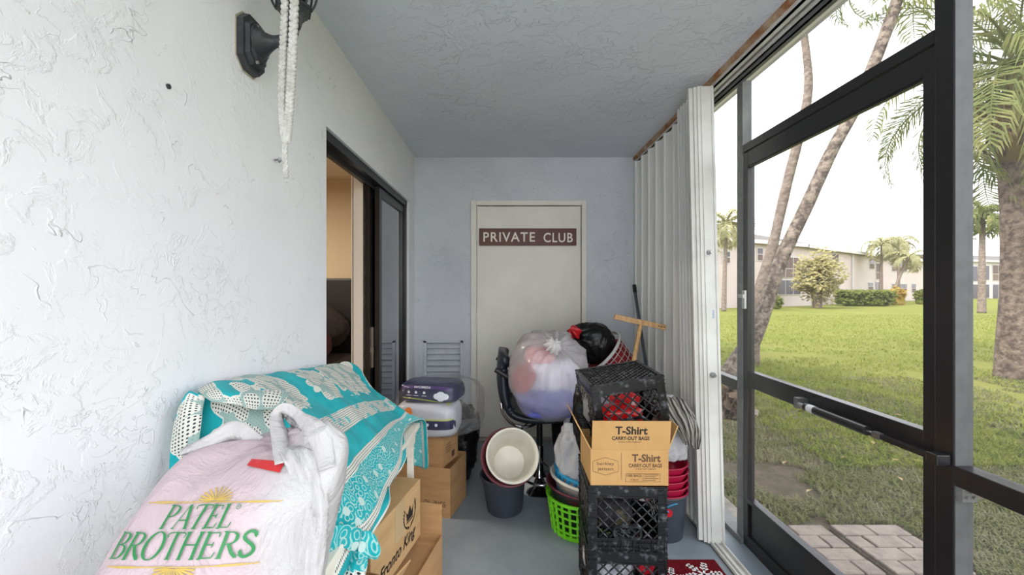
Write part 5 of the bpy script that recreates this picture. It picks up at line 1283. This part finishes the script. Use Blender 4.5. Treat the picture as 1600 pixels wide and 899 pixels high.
# carry-out bag box
bxr = carton('carton', 'open orange brown box of carry-out bags, wedged between the crates', (.492, 1.73, .5325), (.305, .235, .142), -.015, cardo_m, True, flaps=(), wall=.004)
W_, D_, H_ = .305, .235, .142
Mf = Matrix.Translation((.004, -D_/2, H_)) @ Matrix.Rotation(-math.radians(82), 4, 'X')
MB().box((-W_/2, -.118, -.002), (W_/2, 0, .002), Mf).build('front_flap', cardo_m, bxr, local=True)
Mr = Matrix.Translation((W_/2, 0, H_)) @ Matrix.Rotation(math.radians(-68), 4, 'Y')
MB().box((0, -D_/2, -.002), (.10, D_/2, .002), Mr).build('side_flap', cardo_m, bxr, local=True)
Ml = Matrix.Translation((-W_/2, 0, H_)) @ Matrix.Rotation(math.radians(62), 4, 'Y')
MB().box((-.13, -D_/2, -.002), (0, D_/2, .002), Ml).build('side_flap', cardo_m, bxr, local=True)
o_print = MB(); FO = V((0, -D_/2, H_/2)); X_, Z_ = (1, 0, 0), (0, 0, 1)
def hexline(w_, h_, wd): return line2d([(-w_/2, -h_*.28), (0, -h_/2), (w_/2, -h_*.28), (w_/2, h_*.28), (0, h_/2), (-w_/2, h_*.28), (-w_/2, -h_*.28)], wd)
place2d(o_print, shift(fit(text2d('T-Shirt', 1, .03), .112, .031), .066, .037), FO, X_, Z_, .0006)
place2d(o_print, shift(fit(text2d('CARRY-OUT BAGS', 1, .025), .130, .015), .062, .008), FO, X_, Z_, .0006)
place2d(o_print, shift(fit(text2d('HOLDS TYPE COMPLETE', 1, .02), .08, .004), .064, -.006), FO, X_, Z_, .0006)
place2d(o_print, shift(hexline(.100, .070, .0016), -.094, .004), FO, X_, Z_, .0006)
place2d(o_print, shift(fit(text2d('berkley', 1), .066, .017), -.094, .013), FO, X_, Z_, .0006); place2d(o_print, shift(fit(text2d('jensen.', 1), .066, .017), -.092, -.008), FO, X_, Z_, .0006)
place2d(o_print, line2d([(-.032, -.05), (-.032, .058)], .0014), FO, X_, Z_, .0006)
place2d(o_print, shift(rect2d(.066, .032, .0014), .018, -.040), FO, X_, Z_, .0006); place2d(o_print, shift(rect2d(.066, .032, .0014), .087, -.040), FO, X_, Z_, .0006)
place2d(o_print, shift(fit(text2d('1000 BAGS', 1, .02), .058, .010), .018, -.032), FO, X_, Z_, .0006); place2d(o_print, shift(fit(text2d('1/6 Barrel', 1, .01), .032, .006), .018, -.048), FO, X_, Z_, .0006)
for k in range(4): place2d(o_print, line2d([(.058, -.029-k*.007), (.114-(k % 2)*.012, -.029-k*.007)], .0022), FO, X_, Z_, .0006)
o_print.build('print', brown_ink_m, bxr, local=True)
o_print = MB(); R_f = (Mf.to_3x3() @ V((1, 0, 0))); U_f = (Mf.to_3x3() @ V((0, -1, 0))); FO2 = Mf @ V((0, -.062, -.002))
place2d(o_print, shift(fit(text2d('T-Shirt', 1, .03), .126, .034), .0, .018), FO2, R_f, U_f, .0006); place2d(o_print, shift(fit(text2d('CARRY-OUT BAGS', 1, .03), .146, .016), -.002, -.014), FO2, R_f, U_f, .0006); place2d(o_print, shift(fit(text2d('HOLDS TYPE COMPLETE', 1, .02), .09, .004), -.004, -.030), FO2, R_f, U_f, .0006)
o_print.build('print', ink_m, bxr, local=True)

# ---------------------------------------------------------------- right stack by the shutter
SX, SY = .845, 2.20
gb = vessel('waste_bin', 'tall slate grey bin on the floor right of the crates', 'bin', (SX, SY, 0), (0, 0, 0), [(.098, 0), (.102, .005), (.120, .225), (.122, .235)], greyt)
MB().lathe([(0, 0), (.02, 0), (.02, .002), (0, .002)], (0, 0, 0), 20, M=Matrix.Translation((0, 0, 0)) @ Matrix.Rotation(PI/2, 4, 'X')).build('red_badge', redp, gb, local=True).location = (-.012, -.1155, .165)
MB().tube(curve([(-.012, -.117, .17), (-.03, -.118, .19), (.01, -.122, .212), (.03, -.121, .214)], 10), .003, 6).build('blue_tie', bluep, gb, local=True)
for k in range(5):
    vessel('bin', ['lowest', 'second', 'third', 'fourth', 'topmost'][k]+' magenta bin of the nested stack on the grey bin', 'bin', (SX+.002*(k % 2), SY, .17+k*.036), (0, 0, 0), [(.09, 0), (.094, .005), (.118, .058), (.119, .066), (.126, .07), (.126, .075)], mag, group='nested magenta bins', rimr=.004)
o = gathered((SX+.01, SY-.01, .505), (.105, .11, .125), (-.2, -.1, 1), 61, 8, .08, .42, lumpa=.2).build('white_bag', softf, None, True, loc=(SX, SY, .42)); tag(o, 'white plastic bag stuffed into the topmost magenta bin', 'bag')
def stripe_mat():
    m = bpy.data.materials.new('striped_knit'); g = N(m); co = g.n('ShaderNodeTexCoord').outputs['UV']; sp = g.n('ShaderNodeSeparateXYZ', {0: co})
    s_ = g.math('SINE', g.math('ADD', g.math('MULTIPLY', sp.outputs[0], 105), g.math('MULTIPLY', g.noise(co, 4, 2, .5), 5)))
    g.out(g.bsdf(Base_Color=g.mix(g.smooth(s_, .1, .4), lin((150, 146, 138)), lin((62, 58, 56))), Roughness=.95)); return m
sm_ = stripe_mat(); rw = [[V(q) for q in r_] for r_ in (
 [(.80, 2.02, .70), (.86, 2.04, .735), (.92, 2.08, .735), (.965, 2.12, .70)],
 [(.79, 2.10, .72), (.85, 2.12, .765), (.92, 2.15, .76), (.97, 2.18, .70)],
 [(.80, 2.22, .70), (.86, 2.25, .75), (.93, 2.26, .745), (.98, 2.26, .66)])]
mb = MB(); uu = []
rw = [[V(q) for q in r_] for r_ in (
 [(.885, 2.02, .545), (.91, 2.02, .535), (.945, 2.03, .52), (.965, 2.05, .515)],
 [(.84, 2.03, .62), (.885, 2.02, .625), (.935, 2.03, .61), (.975, 2.05, .575)],
 [(.80, 2.06, .675), (.86, 2.06, .69), (.925, 2.07, .68), (.972, 2.09, .64)],
 [(.80, 2.13, .70), (.86, 2.14, .728), (.925, 2.15, .72), (.97, 2.16, .675)],
 [(.80, 2.20, .69), (.86, 2.23, .715), (.93, 2.23, .71), (.972, 2.22, .65)])]
nu_, nv2 = 40, 40
for j in range(nv2+1):
    for i in range(nu_+1):
        p = spl([spl(r_, i/nu_) for r_ in rw], j/nv2); mb.v.append(p+V((0, -.012*math.sin(i*.9+3*fnz(p*9)), .008*math.sin(i*.8+j*.1))))
for j in range(nv2):
    for i in range(nu_):
        a = j*(nu_+1)+i; mb.f.append((a, a+1, a+nu_+2, a+nu_+1)); uu += [(x/nu_, y/nv2*1.3) for x, y in ((i, j), (i+1, j), (i+1, j+1), (i, j+1))]
o = build_uv(mb, uu, 'striped_cloth', sm_, loc=(.89, 2.12, .62), thick=.004); tag(o, 'grey striped knitted cloth piled above the white bag by the shutter', 'cloth')
o = sack((.875, 2.19, .645), (.075, .07, .085), 63, None, .15, .8, 32).build('bag_bundle', softf, None, True, loc=(.875, 2.19, .56)); tag(o, 'crumpled white bag under the striped cloth', 'bag')

# doormat
mt = thing('doormat', 'red doormat with white snowflakes by the screen door sill', 'mat', (.80, 1.65, 0))
def mat_red():
    m = bpy.data.materials.new('red_woven_mat'); g = N(m); co = g.n('ShaderNodeTexCoord').outputs['Object']; sp = g.n('ShaderNodeSeparateXYZ', {0: co})
    rib = g.math('SINE', g.math('MULTIPLY', sp.outputs[0], 900)); n_ = g.noise(co, 160, 3, .7)
    c = g.mix(g.smooth(n_, .35, .7), lin((120, 22, 32)), lin((78, 12, 20)))
    g.out(g.bsdf(Base_Color=c, Roughness=.95, Specular_IOR_Level=.1, Normal=g.bump(g.math('ADD', rib, n_), .6, .004))); return m
MB().rbox((.66, 1.30, .0005), (1.005, 1.965, .009), .003).build('pile', mat_red(), mt)
def flake(r_):
    ts = []
    for k in range(6):
        a = k*PI/3; d = (math.cos(a), math.sin(a)); nn = (-d[1], d[0])
        ts.append(line2d([(0, 0), (d[0]*r_, d[1]*r_)], .010))
        for q in (.35, .6, .82):
            l = r_*.30*(1.15-q*.6)
            for s_ in (1, -1): ts.append(line2d([(d[0]*r_*q, d[1]*r_*q), (d[0]*(r_*q+l*.75)+nn[0]*s_*l*.7, d[1]*(r_*q+l*.75)+nn[1]*s_*l*.7)], .009))
    return merge(*ts)
snow = mat('white_mat_print', (222, 214, 212), .95)
for (x, y, r_) in ((.905, 1.86, .085), (.745, 1.84, .07), (.83, 1.68, .07), (.93, 1.60, .06), (.74, 1.56, .085), (.88, 1.42, .08)):
    mb = MB(); place2d(mb, flake(r_), (x, y, .009), (1, .1, 0), (-.1, 1, 0), .0008); mb.build('snowflake', snow, mt)

# ---------------------------------------------------------------- lantern, rope, nail on the left wall
ln = thing('wall_lantern', 'weathered black metal wall lantern high on the left stucco wall', 'lantern', (XL, 1.25, 2.05))
lant_m = mat('weathered_black_metal', (44, 46, 50), .42, col2=(98, 100, 102), scale=26, lo=.5, hi=.85, bump=.3, bscale=50); rustm = mat('pale_paint_edge', (176, 168, 150), .8)
def wallprismx(mb, poly, x0, x1, taper=1.0):
    """poly of (y,z) extruded out from the wall; outer ring scaled about its centre"""
    n = len(poly); cy = sum(p[0] for p in poly)/n; cz = sum(p[1] for p in poly)/n
    vs_ = [(x0, y, z) for y, z in poly]+[(x1, cy+(y-cy)*taper, cz+(z-cz)*taper) for y, z in poly]
    return mb.add(vs_, [tuple(range(n)), tuple(range(2*n-1, n-1, -1))]+[(i, (i+1) % n, (i+1) % n+n, i+n) for i in range(n)])
bc = (1.245, 2.045)
bpoly = [(bc[0]+y, bc[1]+z) for y, z in ((-.055, -.055), (-.025, -.085), (.025, -.085), (.055, -.055), (.055, .055), (.025, .085), (-.025, .085), (-.055, .055))]
MBp = MB(); wallprismx(MBp, bpoly, XL, XL+.022, .96); MBp.build('back_plate', lant_m, ln)
mb = MB(); wallprismx(mb, [(bc[0]+(y-bc[0])*.82, bc[1]+(z-bc[1])*.82) for y, z in bpoly], XL+.022, XL+.034, .9); wallprismx(mb, [(bc[0]+(y-bc[0])*.62, bc[1]+(z-bc[1])*.62) for y, z in bpoly], XL+.034, XL+.042, .9); mb.build('raised_plate', lant_m, ln)
mb = MB(); wallprismx(mb, [(bc[0]+(y-bc[0])*1.06, bc[1]+(z-bc[1])*1.05) for y, z in bpoly], XL+.0003, XL+.003, 1); mb.build('paint_edge', rustm, ln)
MB().tube(curve([(XL+.040, bc[0], bc[1]+.01), (XL+.052, bc[0], bc[1]+.01), (XL+.075, bc[0]+.0, bc[1]+.012), (XL+.115, bc[0], bc[1]+.018), (XL+.135, bc[0], bc[1]+.035), (XL+.14, bc[0], bc[1]+.065)], 20), [.050-.033*min(1, k/9) for k in range(21)], 18).build('arm', lant_m, ln, True)
LX, LY, LZ = XL+.14, bc[0], 2.105
MB().lathe([(0, 0), (.022, 0), (.026, .012), (.030, .025), (.050, .050), (.056, .052), (.056, .060), (.030, .062), (0, .062)], (LX, LY, LZ), 6).build('cup', lant_m, ln)
MB().lathe([(.034, .062), (.040, .09), (.046, .16), (.044, .22), (.042, .22), (.044, .16), (.038, .09), (.032, .062)], (LX, LY, LZ), 24).build('glass_shade', lampglass_m, ln, True)
for k in range(6):
    a = k*PI/3+.2; q = lambda r_, z: (LX+r_*math.cos(a), LY+r_*math.sin(a), LZ+z)
    MB().tube(curve([q(.050, .05), q(.062, .075), q(.072, .12), q(.074, .18), q(.060, .25)], 12), .0035, 6).build('cage_rib', lant_m, ln, True)
MB().lathe([(0, .30), (.02, .29), (.055, .262), (.075, .245), (.075, .238), (0, .238)], (LX, LY, LZ), 24).build('roof_cap', lant_m, ln, 'auto')
MB().lathe([(0, .062), (.012, .062), (.012, .10), (0, .10)], (LX, LY, LZ), 12).lathe([(0, .10), (.014, .105), (.019, .135), (.012, .16), (0, .165)], (LX, LY, LZ), 12).build('bulb', mat('frosted_bulb', (230, 228, 220), .3), ln, True)
for (y, z) in ((.0, .045), (.0, -.06)):
    MB().tube([(XL+.040, bc[0]+y-.02, bc[1]+z), (XL+.047, bc[0]+y-.02, bc[1]+z)], .005, 10).build('screw', steel_m, ln)

rope = thing('braided_rope', 'white braided cotton rope hanging from the ceiling in front of the wall lantern', 'rope', (-.53, .98, 2.45))
rope_m = mat('white_cotton_cord', (196, 195, 190), .9, col2=(168, 166, 160), scale=60, bump=.4, bscale=220, bdist=.002)
def braid(name, path, amp, rad, pitch):
    pts = [V(p) for p in path]; L = sum((a-b).length for a, b in zip(pts[:-1], pts[1:])); n = int(L/pitch*9); mb = MB()
    for k in range(3):
        cs = []
        for i in range(n+1):
            p = spl(pts, i/n); ph = i/9*2*PI+k*2*PI/3
            cs.append(p+V((amp*math.sin(ph), amp*.55*math.sin(2*ph), 0)))
        mb.tube(cs, rad, 7)
    return mb.build(name, rope_m, rope, True)
dR_ = .98
braid('braid', [P(448, -330, dR_), P(445, -100, dR_), P(445, 0, dR_), P(442, 80, dR_), P(440, 150, dR_), P(442, 205, dR_), P(446, 222, dR_)], .0046, .0048, .042)
braid('braid', [P(466, -330, dR_), P(463, -100, dR_), P(460, 0, dR_), P(457, 80, dR_), P(454, 140, dR_), P(450, 195, dR_), P(447, 222, dR_)], .0058, .0056, .046)
braid('tail', [P(446.5, 205, dR_-.004), P(445, 240, dR_), P(447, 278, dR_)], .0036, .0036, .032)
mb = MB()
for k in range(16):
    a = k*2.4; p = P(447, 276, dR_); mb.tube([p, p+V((.004*math.cos(a), .004*math.sin(a), -.008-.003*(k % 3)))], .0007, 4)
fr_ = mb.build('frayed_end', rope_m, rope); fr_['kind'] = 'stuff'
MB().tube([P(457, -330, dR_)+V((0, 0, .0)), (P(457, 0, dR_).x, dR_, 2.452)], .004, 8).build('hook', steel_m, rope)
nl = MB().tube([(XL-.01, 1.395, 1.745), (XL+.022, 1.385, 1.745)], .0035, 8).tube([(XL+.022, 1.385, 1.745), (XL+.024, 1.384, 1.745)], .007, 10).tube([(XL+.014, 1.387, 1.745), (XL+.02, 1.386, 1.735), (XL+.026, 1.385, 1.742)], .003, 6).build('nail', steel_m, None, loc=(XL, 1.39, 1.745)); tag(nl, 'small nail in the left wall beside the rope end', 'nail')
pl = MB().lathe([(0, 0), (.006, 0), (.006, .004), (0, .005)], (XL, 0, 0), 8, M=Matrix.Rotation(PI/2, 4, 'Y')).build('wall_plug', lant_m, None, loc=(XL, 0, 0)); pl.location = (XL, .783*640/527, EYE-(135-CY)*.951/F); tag(pl, 'dark wall plug in the stucco left of the lantern', 'plug')
